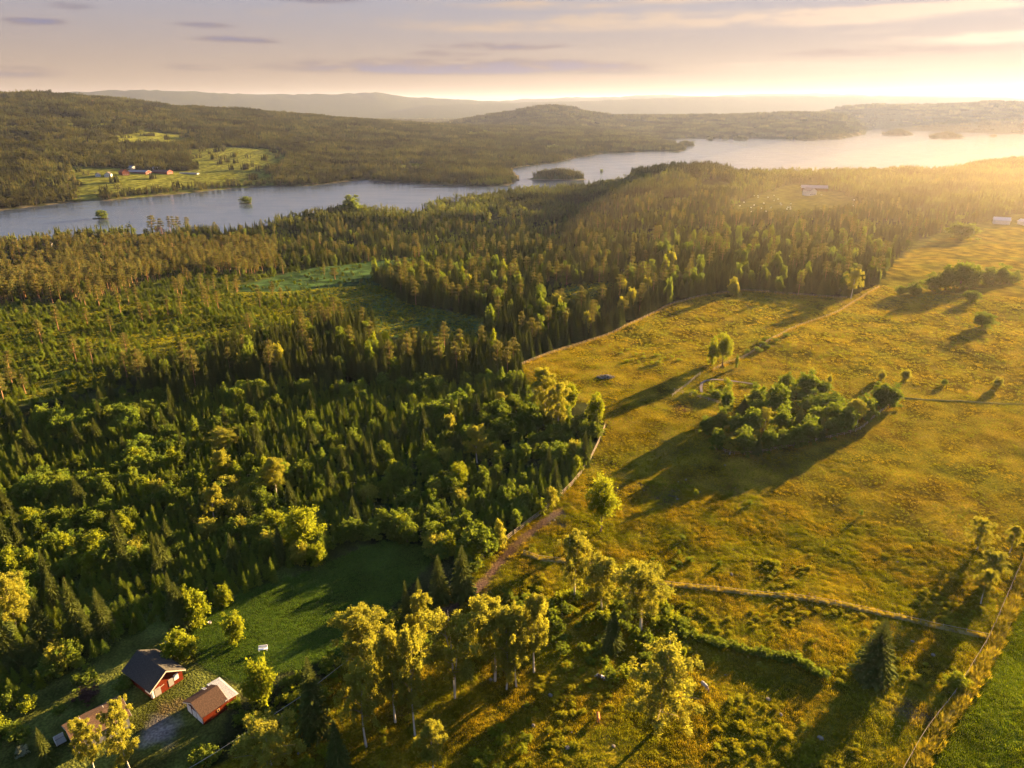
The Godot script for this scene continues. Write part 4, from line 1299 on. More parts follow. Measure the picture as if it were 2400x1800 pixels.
func build_named_trees() -> void:
	var i := 0
	for t in TREES:
		var kind: String = t[0]
		var n: int = {"birch": 4, "aspen": 2, "round": 5, "spruce": 4}[kind]
		var which := "%s%d" % [kind, i % n]
		if t[5].contains("three-stemmed"):
			which = "birch4"
		elif t[5].contains("almost to the grass"):
			which = "birch3"
		var foliage := ""
		if kind == "round" and (t[5].contains("golden") or t[5].contains("yellow") or t[5].contains("bright")):
			foliage = "aspen_leaf"
		elif kind == "round" and t[5].contains("pale"):
			foliage = "birch_leaf"
		var called: String = {"birch": "birch_tree", "aspen": "aspen_tree", "round": "leafy_tree", "spruce": "spruce_tree"}[kind]
		var group := ""
		if t[5].contains("front edge"):
			group = "leafy trees along the front of the pasture grove"
		elif t[5].contains("hedge below"):
			group = "hazy hedge trees below the upper field"
		grow(which, spot(t[1], t[2]), t[3], t[4] * (1.2 if kind == "birch" and t[2] > -135.0 and not t[5].contains("gravel yard") and not t[5].contains("hidden house") else 1.0), called, t[5], {"birch": "birch", "aspen": "tree", "round": "tree", "spruce": "spruce"}[kind], group, foliage)
		i += 1
	i = 0
	for p in PINES:
		grow("pine%d" % (i % 3), spot(p[0], p[1]), maxf(p[2], 6.0), p[3], "pine_tree", "tall pine standing alone above the low regrowth", "pine", "lone pines in the regrowth")
		i += 1


func bush_at(x: float, z: float, tall: float, wide: float, label: String, group: String, foliage := "broad_leaf", called := "bush") -> void:
	grow("bush%d" % rng.randi_range(0, 2), spot(x, z), tall, wide, called, label, "bush", group, foliage)


func points(flat: Array) -> PackedVector2Array:
	var p := PackedVector2Array()
	for i in range(0, flat.size(), 2):
		p.append(Vector2(flat[i], flat[i + 1]))
	return p


func spots_in(flat: Array, count: int) -> PackedVector2Array:
	var p := points(flat)
	var box := Rect2(p[0], Vector2.ZERO)
	for q in p:
		box = box.expand(q)
	var out := PackedVector2Array()
	while out.size() < count:
		var q := box.position + Vector2(rng.randf(), rng.randf()) * box.size
		if Geometry2D.is_point_in_polygon(q, p):
			out.append(q)
	return out


func build_shrubs() -> void:
	for p in spots_in(SHRUB_MAIN, 105):
		bush_at(p.x, p.y, rng.randf_range(0.8, 2.3), rng.randf_range(1.2, 2.8), "juniper-like bush in the thicket between the birches", "bushes of the thicket between the birches", ["broad_leaf", "aspen_leaf", "broad_leaf"][rng.randi() % 3])
	for p in spots_in(SHRUB_TRACK, 26):
		bush_at(p.x, p.y, rng.randf_range(1.2, 3.4), rng.randf_range(1.8, 3.4), "bush crowding the lower end of the dirt track", "bushes at the lower end of the dirt track")
	for p in spots_in(SHRUB_VERGE, 48):
		bush_at(p.x, p.y, rng.randf_range(0.8, 2.6), rng.randf_range(1.4, 3.2), "bush in the shaded verge along the overhead wire", "bushes in the shaded verge under the wire")
	for p in spots_in(SHRUB_GROVE, 46):
		bush_at(p.x, p.y, rng.randf_range(1.0, 3.6), rng.randf_range(1.8, 4.2), "bright bush on the sunny side of the pasture grove", "bushes behind the pasture grove", "aspen_leaf" if rng.randf() < 0.5 else "broad_leaf")
	for p in spots_in(SHRUB_WALL, 12):
		bush_at(p.x, p.y, rng.randf_range(1.0, 2.6), rng.randf_range(2.0, 4.0), "bush beside the long pasture fence", "bushes beside the long pasture fence")
	for p in spots_in(SHRUB_DITCH, 16):
		bush_at(p.x, p.y, rng.randf_range(0.6, 1.6), rng.randf_range(1.4, 3.0), "low bush beside the ditch of the middle pasture", "bushes beside the pasture ditch", "aspen_leaf")
	for p in spots_in(SHRUB_LOW, 14):
		bush_at(p.x, p.y, rng.randf_range(0.8, 1.8), rng.randf_range(1.2, 2.4), "bush in the grass at the bottom of the pasture", "bushes at the bottom of the pasture", "aspen_leaf")
	for p in spots_in(SHRUB_SHADE, 22):
		bush_at(p.x, p.y, rng.randf_range(0.8, 2.2), rng.randf_range(1.4, 2.8), "green bush behind the row of birches", "bushes behind the birch row")
	for p in spots_in(SHRUB_SPARSE, 8):
		bush_at(p.x, p.y, rng.randf_range(0.5, 1.4), rng.randf_range(0.8, 1.8), "low shrub above the grass bank", "shrubs above the grass bank")
	for i in range(0, LINE_HEDGE.size() - 2, 2):
		for q in 7:
			var t := (q + rng.randf()) / 7.0
			bush_at(lerpf(LINE_HEDGE[i], LINE_HEDGE[i + 2], t) + rng.randf_range(-0.6, 0.6), lerpf(LINE_HEDGE[i + 1], LINE_HEDGE[i + 3], t) + rng.randf_range(-0.6, 0.6), rng.randf_range(1.0, 2.0), rng.randf_range(1.6, 2.6), "bush in the curved hedge running towards the big dark spruce", "bushes of the curved hedge")
	bush_at(64.6, -168.0, 1.6, 1.2, "tiny upright shrub with a long shadow on the middle pasture", "")
	bush_at(92.3, -162.6, 1.9, 1.0, "small upright shrub alone on the sunlit pasture", "")
	bush_at(51.0, -172.5, 1.8, 1.3, "small shrub at the edge of the grove's shadow", "", "aspen_leaf")
	# the garden
	bush_at(-79.4, -103.4, 2.4, 4.4, "dark round bush on the lawn left of the barn", "")
	bush_at(-76.8, -99.3, 2.0, 3.6, "purple-brown round bush on the lawn", "", "purple_leaf")
	bush_at(-80.3, -96.4, 1.2, 2.2, "small dark bush in the middle of the lawn", "")
	bush_at(-83.4, -90.6, 2.0, 3.4, "trimmed bush on the right of the garden hedge", "")
	bush_at(-86.0, -91.6, 2.0, 3.4, "trimmed bush in the middle of the garden hedge", "")
	bush_at(-88.4, -92.4, 2.6, 3.2, "golden-topped bush at the left of the garden hedge", "", "aspen_leaf")
	bush_at(-89.5, -97.2, 4.0, 3.4, "tall shrub at the left edge of the lawn", "")
	bush_at(-86.0, -96.6, 2.6, 3.0, "yellow-tipped shrub beside the tall shrub", "", "aspen_leaf")
	bush_at(-81.1, -87.5, 1.1, 2.0, "pale whitish bush on the lower lawn", "", "pale_leaf")
	bush_at(-71.6, -102.2, 1.8, 3.6, "bush growing against the left wall of the barn", "")
	bush_at(-47.5, -94.3, 1.6, 2.6, "bush beside the red shed's lean-to", "")
	bush_at(-39.5, -98.5, 2.2, 3.4, "golden bush left of the large brown spruce", "", "aspen_leaf")
	bush_at(-30.0, -86.5, 2.4, 3.2, "golden bush at the foot of the large brown spruce", "", "aspen_leaf")
	bush_at(-33.0, -84.5, 1.8, 2.8, "golden bush beside the boulder below the large spruce", "", "aspen_leaf")


# ---------------------------------------------------------------- fences, banks, tracks
func along(flat: Array, step: float) -> PackedVector2Array:
	var p := points(flat)
	var c := Curve2D.new()
	for i in p.size():
		var t := (p[mini(i + 1, p.size() - 1)] - p[maxi(i - 1, 0)]) * 0.17
		c.add_point(p[i], -t, t)
	var n := int(c.get_baked_length() / step)
	var out := PackedVector2Array()
	for i in n + 1:
		out.append(c.sample_baked(c.get_baked_length() * i / n))
	return out


func fence(flat: Array, label: String, step: float, tall: float, rails: int, mat: String, thick: float, called := "rail_fence") -> void:
	var q := along(flat, step)
	var first := spot(q[0].x, q[0].y)
	var o := thing(called, first, label, "fence")
	var last := Vector3.ZERO
	for i in q.size():
		var at := spot(q[i].x, q[i].y) - first
		var h := tall * rng.randf_range(0.95, 1.12)
		piece("post", shapes.bar, mats[mat], o, at + Vector3(rng.randf_range(-0.05, 0.05), h * 0.5 - 0.15, 0), Basis(Vector3.UP, rng.randf() * 3.0) * Basis.from_scale(Vector3(thick * 1.3, h + 0.3, thick * 1.3)))
		if i:
			for k in rails:
				var y := tall * (0.92 - 0.42 * k)
				var a := last + Vector3(0, y + rng.randf_range(-0.05, 0.05), 0)
				var b := at + Vector3(0, y + rng.randf_range(-0.05, 0.05), 0)
				var d := (b - a).normalized()
				var s := d.cross(Vector3.UP).normalized()
				piece("rail" if thick > 0.05 else "wire", shapes.bar, mats[mat], o, (a + b) * 0.5 + s * 0.08, Basis(s * thick, d * (a.distance_to(b) + 0.2), s.cross(d) * thick))
		last = at


func bank(flat: Array, tall: float, wide: float, label: String, c: Color, called := "grass_bank") -> void:
	var q := along(flat, 0.9)
	var s := Sheet.new()
	var rows := []
	for i in q.size():
		var d := (q[mini(i + 1, q.size() - 1)] - q[maxi(i - 1, 0)]).normalized()
		var n := Vector2(-d.y, d.x)
		var row := []
		for k in [[-1.0, -0.15], [-0.55, 0.75], [-0.1, 1.0], [0.4, 0.85], [1.0, -0.15]]:
			var e: Vector2 = q[i] + n * wide * 0.5 * (k[0] + 0.2 * n_small.get_noise_2d(q[i].x * 9.0, q[i].y * 9.0 + k[0] * 50.0))
			row.append(spot(e.x, e.y, tall * k[1] * (1.0 + 0.6 * n_small.get_noise_2d(q[i].x * 6.0 + k[0] * 90.0, q[i].y * 6.0))))
		rows.append(row)
	for i in rows.size() - 1:
		for k in 4:
			s.quad(rows[i][k], rows[i + 1][k], rows[i + 1][k + 1], rows[i][k + 1], tone(c, 0.2))
	top(called, s.mesh(), mats.paint, label, "bank")


func build_lines() -> void:
	var bar := CylinderMesh.new()
	bar.top_radius = 0.5
	bar.bottom_radius = 0.5
	bar.height = 1.0
	bar.radial_segments = 6
	bar.rings = 0
	shapes.bar = bar
	fence(LINE_RAIL_FENCE, "pale wooden rail fence between the plantation and the pasture", 2.6, 1.25, 3, "old_wood", 0.13)
	fence(LINE_EDGE, "long pale fence along the foot of the tall spruces", 3.5, 1.3, 3, "old_wood", 0.11)
	fence(LINE_MID, "pale fence crossing the upper pasture past the pair of trees", 3.5, 1.3, 3, "old_wood", 0.11)
	fence(LINE_MID2, "short pale fence at the left of the grove track", 3.0, 1.2, 2, "old_wood", 0.13)
	fence(LINE_GROVE, "short fence between the track bend and the grove", 3.0, 1.2, 2, "old_wood", 0.12)
	fence(LINE_GROVE2, "fence curving along the shaded front of the grove", 3.0, 1.2, 2, "old_wood", 0.11)
	fence(LINE_WALL, "wire fence beside the overgrown boundary bank", 4.0, 1.15, 1, "old_wood", 0.07, "wire_fence")
	fence(LINE_BANK, "low fence along the grass bank across the lower pasture", 4.0, 1.1, 1, "old_wood", 0.08, "wire_fence")
	bank(LINE_BANK, 0.4, 1.3, "pale grass bank crossing the lower pasture", Color(0.2, 0.16, 0.06))
	var shift := []
	for i in range(0, LINE_WALL.size(), 2):
		shift.append(LINE_WALL[i] + 1.6)
		shift.append(LINE_WALL[i + 1] + 0.5)
	bank(shift, 0.7, 1.8, "overgrown bank between the pasture and the green crop", Color(0.22, 0.18, 0.07))
	bank(LINE_CROSS, 0.35, 1.2, "low bank crossing the sunlit upper pasture", Color(0.17, 0.14, 0.04))
	var rows := []
	for p in along(shift, 0.16):
		rows.append([spot(p.x + rng.randfn(0, 0.5), p.y + rng.randfn(0, 0.5), 0.35), rng.randf() * TAU, Vector3.ONE * rng.randf_range(0.7, 1.6), tone(Color(1.15, 1.25, 1.6), 0.3)])
	for p in along(LINE_BANK, 0.2):
		rows.append([spot(p.x + rng.randfn(0, 0.4), p.y + rng.randfn(0, 0.4), 0.3), rng.randf() * TAU, Vector3.ONE * rng.randf_range(0.3, 0.65), tone(Color(1.1, 1.15, 1.5), 0.25)])
	for p in along(LINE_EDGE, 0.5) + along(LINE_MID, 0.5):
		rows.append([spot(p.x + rng.randfn(0, 0.5), p.y + rng.randfn(0, 0.5)), rng.randf() * TAU, Vector3.ONE * rng.randf_range(0.7, 1.2), tone(Color(1.2, 1.15, 1.6), 0.25)])
	scatter("bank_grass", "", rows, "tall pale grass on the banks and along the fences", "grass", shapes.reed, mats.grass_blade)
	track([71.1, -247, 72, -252, 73.5, -256.5, 78.5, -259.7, 86.6, -258.8, 94, -256], 1.0, Color(0.17, 0.14, 0.13))
	var w := Sheet.new()
	w.tube(PackedVector3Array([Vector3(-49.6, 7.1, -77.9), Vector3(-46.3, 6.5, -81.9), Vector3(-40.6, 6.0, -88.9), Vector3(-35.9, 6.4, -93.6), Vector3(-29.1, 7.4, -101.5)]), PackedFloat32Array([0.035, 0.035, 0.035, 0.035, 0.035]), 5, Color(0.3, 0.28, 0.25))
	top("overhead_wire", w.mesh(), mats.paint, "thin overhead wire sagging above the shaded verge", "wire")
	var poles := [[-29.1, -101.5, "wooden pole among the golden birches holding the overhead wire"], [-49.6, -77.9, "wooden pole at the near end of the overhead wire"]]
	for p in poles:
		var s := Sheet.new()
		s.tube(PackedVector3Array([Vector3(0, -0.3, 0), Vector3(0, 7.7, 0)]), PackedFloat32Array([0.13, 0.09]), 8, Color.WHITE)
		var o := thing("utility_pole", spot(p[0], p[1]), p[2], "pole")
		piece("post", s.mesh(), mats.brown_bark, o)
		var k := Sheet.new()
		k.box(Vector3(-0.5, 7.2, -0.06), Vector3(0.5, 7.32, 0.06), Color.WHITE)
		piece("crossarm", k.mesh(), mats.brown_bark, o)


func track(flat: Array, wide: float, c: Color) -> void:
	var q := along(flat, 1.2)
	var s := Sheet.new()
	for i in q.size() - 1:
		var row := []
		for j in [i, i + 1]:
			var d := (q[mini(j + 1, q.size() - 1)] - q[maxi(j - 1, 0)]).normalized()
			var n := Vector2(-d.y, d.x) * wide * (0.5 + 0.15 * n_small.get_noise_2d(q[j].x * 8.0, q[j].y * 8.0))
			row.append(spot(q[j].x - n.x, q[j].y - n.y, 0.12))
			row.append(spot(q[j].x + n.x, q[j].y + n.y, 0.12))
		s.quad(row[0], row[2], row[3], row[1], tone(c, 0.12))
	top("track", s.mesh(), mats.paint, "", "", "", "structure")


# ---------------------------------------------------------------- buildings
func slab(a: Vector3, b: Vector3, c: Vector3, d: Vector3, thick: float, k: Color) -> ArrayMesh:
	var s := Sheet.new()
	var n := (b - a).cross(d - a).normalized() * thick
	s.quad(a, b, c, d, k)
	s.quad(a - n, d - n, c - n, b - n, k)
	for e in [[a, b], [b, c], [c, d], [d, a]]:
		s.quad(e[0], e[0] - n, e[1] - n, e[1], k)
	return s.mesh()


# A gabled building: the front gable runs along +x, the length along -z. openings: [face, along, up, wide, tall, colour name, part name], faces: front, left, right.
func gabled(called: String, at: Vector3, turn: float, wide: float, long: float, eave: float, ridge: float, wall: Color, roof: Color, trim: Color, over: float, openings: Array, label: String, group := "", ribs := 0.0) -> Node3D:
	var o := thing(called, at, label, "building", group, turn)
	var s := Sheet.new()
	var h := wide * 0.5
	var p := [Vector3(0, -0.4, 0), Vector3(wide, -0.4, 0), Vector3(wide, eave, 0), Vector3(h, ridge, 0), Vector3(0, eave, 0)]
	var back := Vector3(0, 0, -long)
	for f in [Vector3.ZERO, back]:
		s.tri(p[0] + f, p[2] + f, p[1] + f, wall)
		s.tri(p[0] + f, p[4] + f, p[2] + f, wall)
		s.tri(p[4] + f, p[3] + f, p[2] + f, wall)
	s.quad(p[0], p[0] + back, p[4] + back, p[4], wall)
	s.quad(p[1], p[2], p[2] + back, p[1] + back, wall)
	piece("wall", s.mesh(), mats.boards, o)
	var slope := (ridge - eave) / h
	var gap := 0.04
	var z0 := over
	var z1 := -long - over
	for side in [-1.0, 1.0]:
		var low := Vector3(h + side * (h + over), eave - slope * over + gap, 0)
		var high := Vector3(h, ridge + gap, 0)
		var f := Vector3(0, 0, z0)
		var b := Vector3(0, 0, z1)
		var up := Vector3(0, 0.12, 0)
		var panel := piece("roof_panel", slab(low + f + up, high + f + up, high + b + up, low + b + up, 0.1 * side, roof), mats.sheeting, o)
		if ribs > 0.0:
			var n := int((long + 2.0 * over) / ribs)
			var r := Sheet.new()
			var along_ := (high - low)
			for i in n:
				var z := lerpf(z0, z1, (i + 0.5) / n)
				var a := low + Vector3(0, 0.125, z)
				r.quad(a + Vector3(0, 0, 0.04), a + Vector3(0, 0.05, 0), a + along_ + Vector3(0, 0.05, 0), a + along_ + Vector3(0, 0, 0.04), roof)
				r.quad(a + Vector3(0, 0, -0.04), a + Vector3(0, 0.05, 0), a + along_ + Vector3(0, 0.05, 0), a + along_ + Vector3(0, 0, -0.04), roof)
			piece("standing_seams", r.mesh(), mats.sheeting, panel)
		for z in [z0 + 0.01, z1 - 0.04]:
			var q := Vector3(0, 0, z)
			piece("bargeboard", slab(low + q + up * 1.1, high + q + up * 1.1, high + q - up * 1.2, low + q - up * 1.2, 0.03 * side, trim), mats.paint, o)
	var cap := Sheet.new()
	cap.box(Vector3(h - 0.12, ridge + 0.13, z1), Vector3(h + 0.12, ridge + 0.2, z0), roof * 1.1)
	piece("ridge_cap", cap.mesh(), mats.sheeting, o)
	for d in openings:
		var q := Sheet.new()
		var lo := Vector3(d[1], d[2], 0.0)
		var hi := Vector3(d[1] + d[3], d[2] + d[4], 0.05)
		q.box(lo, hi, d[5])
		var b := Basis.IDENTITY
		var shift := Vector3.ZERO
		if d[0] == "left":
			b = Basis(Vector3.UP, -PI / 2)
			shift = Vector3(0, 0, -long)
		elif d[0] == "right":
			b = Basis(Vector3.UP, PI / 2)
			shift = Vector3(wide, 0, 0)
		var made := piece(d[6], q.mesh(), mats.paint, o, shift, b)
		if d[6] == "window":
			var g := Sheet.new()
			g.box(lo + Vector3(0.12, 0.12, 0.052), Vector3(hi.x - 0.12, hi.y - 0.12, 0.06), Color(0.03, 0.035, 0.04))
			piece("pane", g.mesh(), mats.glass, made)
		elif d[6] == "door":
			var g := Sheet.new()
			for i in 3:
				g.box(Vector3(lo.x + 0.06, lo.y + 0.15 + i * d[4] * 0.32, 0.052), Vector3(hi.x - 0.06, lo.y + 0.22 + i * d[4] * 0.32, 0.075), d[5] * 0.9)
			piece("door_boards", g.mesh(), mats.paint, made).set_meta("kind", "stuff")
	return o


func build_farmyard() -> void:
	var red := Color(0.155, 0.028, 0.015)
	var white := Color(0.62, 0.60, 0.58)
	var grey := Color(0.22, 0.21, 0.20)
	var b := gabled("red_barn", spot(-65.0, -99.2), atan2(0.826, 0.562), 6.0, 8.4, 2.3, 4.3, red, Color(0.06, 0.055, 0.052), Color(0.5, 0.42, 0.36), 0.5,
		[["front", 0.5, 0.1, 1.15, 1.7, grey, "door"], ["front", 3.2, 0.3, 0.95, 1.6, grey, "door"], ["front", 4.3, 0.9, 0.9, 1.3, white, "shutter"], ["left", 6.2, 0.7, 1.5, 1.1, white, "shutter"], ["left", 8.0, 0.2, 0.35, 1.6, white, "corner_board"], ["front", 0.05, 0.2, 0.3, 1.6, white, "corner_board"]],
		"red wooden barn with a dark sheet roof and pale gable boards", "", 0.0)
	var plank := Sheet.new()
	plank.box(Vector3(1.6, 1.9, 0.06), Vector3(2.7, 2.0, 0.14), Color(0.45, 0.36, 0.28))
	piece("beam", plank.mesh(), mats.paint, b, Vector3(0, -0.6, 0), Basis(Vector3.BACK, 0.15))
	var g := gabled("red_shed", spot(-57.7, -96.7), atan2(-0.606, 0.795), 5.4, 4.4, 2.0, 3.4, red, Color(0.095, 0.062, 0.045), Color(0.55, 0.48, 0.42), 0.35,
		[["front", 0.3, 0.1, 1.3, 1.7, white, "door"], ["front", 1.95, 0.1, 1.2, 1.5, white, "door"], ["front", 3.4, 0.1, 1.7, 1.8, white, "door"], ["right", 2.6, 0.8, 0.5, 0.6, Color(0.4, 0.22, 0.1), "window"]],
		"small red shed with white doors, brown roof and a grey metal lean-to")
	var s := Sheet.new()
	s.box(Vector3(0.1, -0.3, -6.4), Vector3(5.3, 1.75, -4.42), red)
	piece("lean_to_wall", s.mesh(), mats.boards, g)
	var roof := piece("lean_to_roof", slab(Vector3(-0.25, 2.5, -4.2), Vector3(-0.25, 2.25, -6.8), Vector3(5.7, 1.95, -6.8), Vector3(5.7, 2.2, -4.2), -0.06, Color(0.46, 0.46, 0.47)), mats.sheeting, g)
	for i in 9:
		var z := -4.35 - i * 0.29
		var q := Sheet.new()
		q.quad(Vector3(-0.25, 2.58 - (i + 0.5) * 0.028, z + 0.03), Vector3(-0.25, 2.62 - (i + 0.5) * 0.028, z), Vector3(5.7, 2.32 - (i + 0.5) * 0.028, z), Vector3(5.7, 2.28 - (i + 0.5) * 0.028, z + 0.03), Color(0.5, 0.5, 0.5))
		piece("seam", q.mesh(), mats.sheeting, roof)
	var ladder := Sheet.new()
	for k in [0.0, 0.35]:
		ladder.box(Vector3(0.6, 2.55, -3.6 - k), Vector3(1.9, 2.62, -3.54 - k), white)
	for k in 4:
		ladder.box(Vector3(0.7 + k * 0.36, 2.56, -3.94), Vector3(0.76 + k * 0.36, 2.61, -3.56), white)
	piece("roof_ladder", ladder.mesh(), mats.paint, g, Vector3(0.15, -0.22, 0.4), Basis(Vector3.BACK, 0.35))
	var c := gabled("low_house", spot(-75.6, -91.0), atan2(-0.69, 0.72), 5.4, 8.2, 2.5, 3.7, Color(0.40, 0.38, 0.35), Color(0.16, 0.095, 0.06), Color(0.45, 0.43, 0.41), 0.4,
		[["front", 0.6, 0.9, 1.2, 1.0, white, "window"], ["front", 3.2, 0.1, 1.0, 1.9, grey, "door"]], "low house with a brown roof half hidden behind two golden birches")
	for k in [2.0, 5.6]:
		var v := Sheet.new()
		v.tube(PackedVector3Array([Vector3(1.6, 3.0, -k), Vector3(1.6, 3.9, -k)]), PackedFloat32Array([0.09, 0.09]), 8, Color(0.3, 0.28, 0.27))
		piece("roof_vent", v.mesh(), mats.paint, c)
	var deck := Sheet.new()
	for i in 6:
		deck.box(Vector3(-0.3 + i * 0.25, 0.35, 0.5), Vector3(-0.08 + i * 0.25, 0.42, 2.0), tone(Color(0.26, 0.24, 0.22), 0.1))
	deck.box(Vector3(-0.35, 0.42, 1.95), Vector3(1.3, 1.2, 2.0), Color(0.5, 0.48, 0.46))
	deck.box(Vector3(-0.4, 0.42, 0.5), Vector3(-0.35, 1.2, 2.0), Color(0.5, 0.48, 0.46))
	piece("terrace", deck.mesh(), mats.paint, c)


func build_far_buildings() -> void:
	var red := Color(0.15, 0.06, 0.05)
	var white := Color(0.65, 0.62, 0.6)
	var dark := Color(0.10, 0.085, 0.08)
	var grey := Color(0.36, 0.34, 0.35)
	# x, z, turn, wide, long, eave, ridge, wall, roof, name, label
	var given := [
		[-783, -1386, 0.5, 9, 12, 4.5, 7.0, white, dark, "farmhouse", "white farmhouse at the left of the farm across the lake"],
		[-768, -1390, 0.3, 11, 16, 5.0, 8.5, white, dark, "farmhouse", "larger white farmhouse with a dark roof across the lake"],
		[-748, -1418, 0.9, 13, 16, 6.0, 10.5, red, Color(0.24, 0.07, 0.05), "red_barn", "tall red barn in the farm across the lake"],
		[-722, -1456, 1.3, 16, 44, 4.5, 7.5, red, Color(0.3, 0.27, 0.28), "cattle_hall", "long red hall with a pale roof in the farm across the lake"],
		[-690, -1478, 1.35, 18, 36, 5.0, 8.0, Color(0.18, 0.07, 0.06), Color(0.16, 0.09, 0.08), "cattle_hall", "long dark red hall at the right of the farm across the lake"],
		[-770, -1500, 1.2, 12, 22, 4.0, 6.5, white, grey, "white_shed", "white domed shed behind the farm across the lake"],
		[-728, -1520, 1.4, 12, 26, 4.0, 6.0, white, Color(0.55, 0.53, 0.53), "white_shed", "white shed behind the long halls across the lake"],
		[-640, -1500, 1.4, 8, 40, 2.0, 3.0, grey, grey, "silage_store", "low grey store right of the farm across the lake"],
		[409, -1005, 0.25, 11, 16, 6.5, 10.0, Color(0.75, 0.72, 0.7), Color(0.3, 0.22, 0.22), "farmhouse", "white farmhouse beside the field with pale bales"],
		[462, -1072, 1.3, 14, 36, 4.5, 8.0, red, Color(0.36, 0.32, 0.36), "long_barn", "long barn with a pale roof behind the bale field"],
		[499, -722, 1.1, 9, 14, 4.0, 6.5, Color(0.78, 0.76, 0.76), Color(0.62, 0.6, 0.63), "white_barn", "white barn shining in the glare on the right slope"],
		[514, -722, 0.2, 7, 9, 3.5, 5.5, Color(0.78, 0.76, 0.76), Color(0.6, 0.58, 0.6), "farmhouse", "white house beside the shining barn on the right slope"],
		[-520, -755, 0.8, 8, 11, 4.0, 7.0, Color(0.25, 0.06, 0.05), Color(0.3, 0.1, 0.08), "lake_house", "red house among trees at the left edge near the lake"],
		[-512, -778, 0.4, 8, 10, 4.0, 7.0, Color(0.5, 0.46, 0.42), dark, "lake_house", "dark-roofed house among trees at the left near the lake"],
		[-564, -796, 0.4, 8, 10, 4.0, 6.5, Color(0.55, 0.38, 0.08), Color(0.5, 0.36, 0.1), "lake_house", "yellow house at the left edge near the lake"],
		[-435, -880, 0.7, 9, 12, 4.0, 7.5, white, Color(0.3, 0.12, 0.09), "lake_house", "white house under the shore pines of the near bank"],
		[-292, -1598, 0.3, 7, 12, 2.5, 4.0, white, grey, "boathouse", "small white boathouse on the far shore"]]
	for d in given:
		var win := []
		for k in 3:
			win.append(["front", d[3] * (0.14 + 0.28 * k), 1.2, d[3] * 0.13, 1.4, Color(0.5, 0.48, 0.46), "window"])
		for k in 4:
			win.append(["right", d[4] * (0.08 + 0.24 * k), 1.2, 1.2, 1.4, Color(0.5, 0.48, 0.46), "window"])
		gabled(d[9], spot(d[0], d[1]), d[2], d[3], d[4], d[5], d[6], d[7], d[8], d[8] * 1.3, 0.5, win, d[10])


# ---------------------------------------------------------------- small things
func rock_shape(seed_: int) -> ArrayMesh:
	var s := Sheet.new()
	var pick := func(i: int, j: int) -> Vector3:
		var v := PI * j / 7.0
		var a := TAU * (i % 10) / 10.0
		var d := Vector3(sin(v) * cos(a), cos(v), sin(v) * sin(a))
		var k := 1.0 + 0.55 * n_small.get_noise_3d(d.x * 16.0 + seed_ * 50.0, d.y * 16.0, d.z * 16.0)
		return Vector3(d.x * k, d.y * k * 0.62 + 0.15, d.z * k * 0.8)
	for j in 7:
		for i in 10:
			s.quad(pick.call(i, j), pick.call(i + 1, j), pick.call(i + 1, j + 1), pick.call(i, j + 1), tone(Color(1, 1, 1), 0.12))
	return s.mesh()


# One continuous skin round a set of tapered bones: [from, to, radius, radius].
func skin(bones: Array, cell: float, paint: Callable) -> ArrayMesh:
	var lo := Vector3.ONE * 1e9
	var hi := -lo
	for b in bones:
		for q in [b[0], b[1]]:
			lo = lo.min(q - Vector3.ONE * (maxf(b[2], b[3]) + 2.0 * cell))
			hi = hi.max(q + Vector3.ONE * (maxf(b[2], b[3]) + 2.0 * cell))
	var n := Vector3i(((hi - lo) / cell).ceil()) + Vector3i.ONE
	var f := PackedFloat32Array()
	f.resize(n.x * n.y * n.z)
	for k in n.z:
		for j in n.y:
			for i in n.x:
				var p := lo + Vector3(i, j, k) * cell
				var d := 1e9
				for b in bones:
					var e: Vector3 = b[1] - b[0]
					var t: float = clampf((p - b[0]).dot(e) / e.length_squared(), 0.0, 1.0)
					var q: float = (p - b[0] - e * t).length() - lerpf(b[2], b[3], t)
					var m := clampf(0.5 + 0.5 * (d - q) / 0.07, 0.0, 1.0)
					d = lerpf(d, q, m) - 0.07 * m * (1.0 - m)
				f[(k * n.y + j) * n.x + i] = d
	var at := {}
	var s := Sheet.new()
	for k in n.z - 1:
		for j in n.y - 1:
			for i in n.x - 1:
				var sum := Vector3.ZERO
				var count := 0
				for c in 8:
					var a := Vector3i(i + (c & 1), j + (c >> 1 & 1), k + (c >> 2))
					var fa := f[(a.z * n.y + a.y) * n.x + a.x]
					for axis in 3:
						if c >> axis & 1 == 0:
							var b := a
							b[axis] += 1
							var fb := f[(b.z * n.y + b.y) * n.x + b.x]
							if (fa < 0.0) != (fb < 0.0):
								sum += Vector3(a).lerp(Vector3(b), fa / (fa - fb))
								count += 1
				if count:
					at[Vector3i(i, j, k)] = lo + sum / count * cell
	for v in at:
		for axis in 3:
			var b: Vector3i = v
			b[axis] += 1
			if b[axis] >= n[axis] or (f[(v.z * n.y + v.y) * n.x + v.x] < 0.0) == (f[(b.z * n.y + b.y) * n.x + b.x] < 0.0):
				continue
			var u := Vector3i.ZERO
			var w := Vector3i.ZERO
			u[(axis + 1) % 3] = 1
			w[(axis + 2) % 3] = 1
			if at.has(v - u) and at.has(v - w) and at.has(v - u - w):
				var mid: Vector3 = (at[v] + at[v - u - w]) * 0.5
				var a0: Vector3 = at[v - u]
				var a1: Vector3 = at[v - w]
				var a2: Vector3 = at[v - u - w]
				if f[(v.z * n.y + v.y) * n.x + v.x] < 0.0:
					s.quad(at[v], a1, a2, a0, paint.call(mid))
				else:
					s.quad(at[v], a0, a2, a1, paint.call(mid))
	return s.mesh()


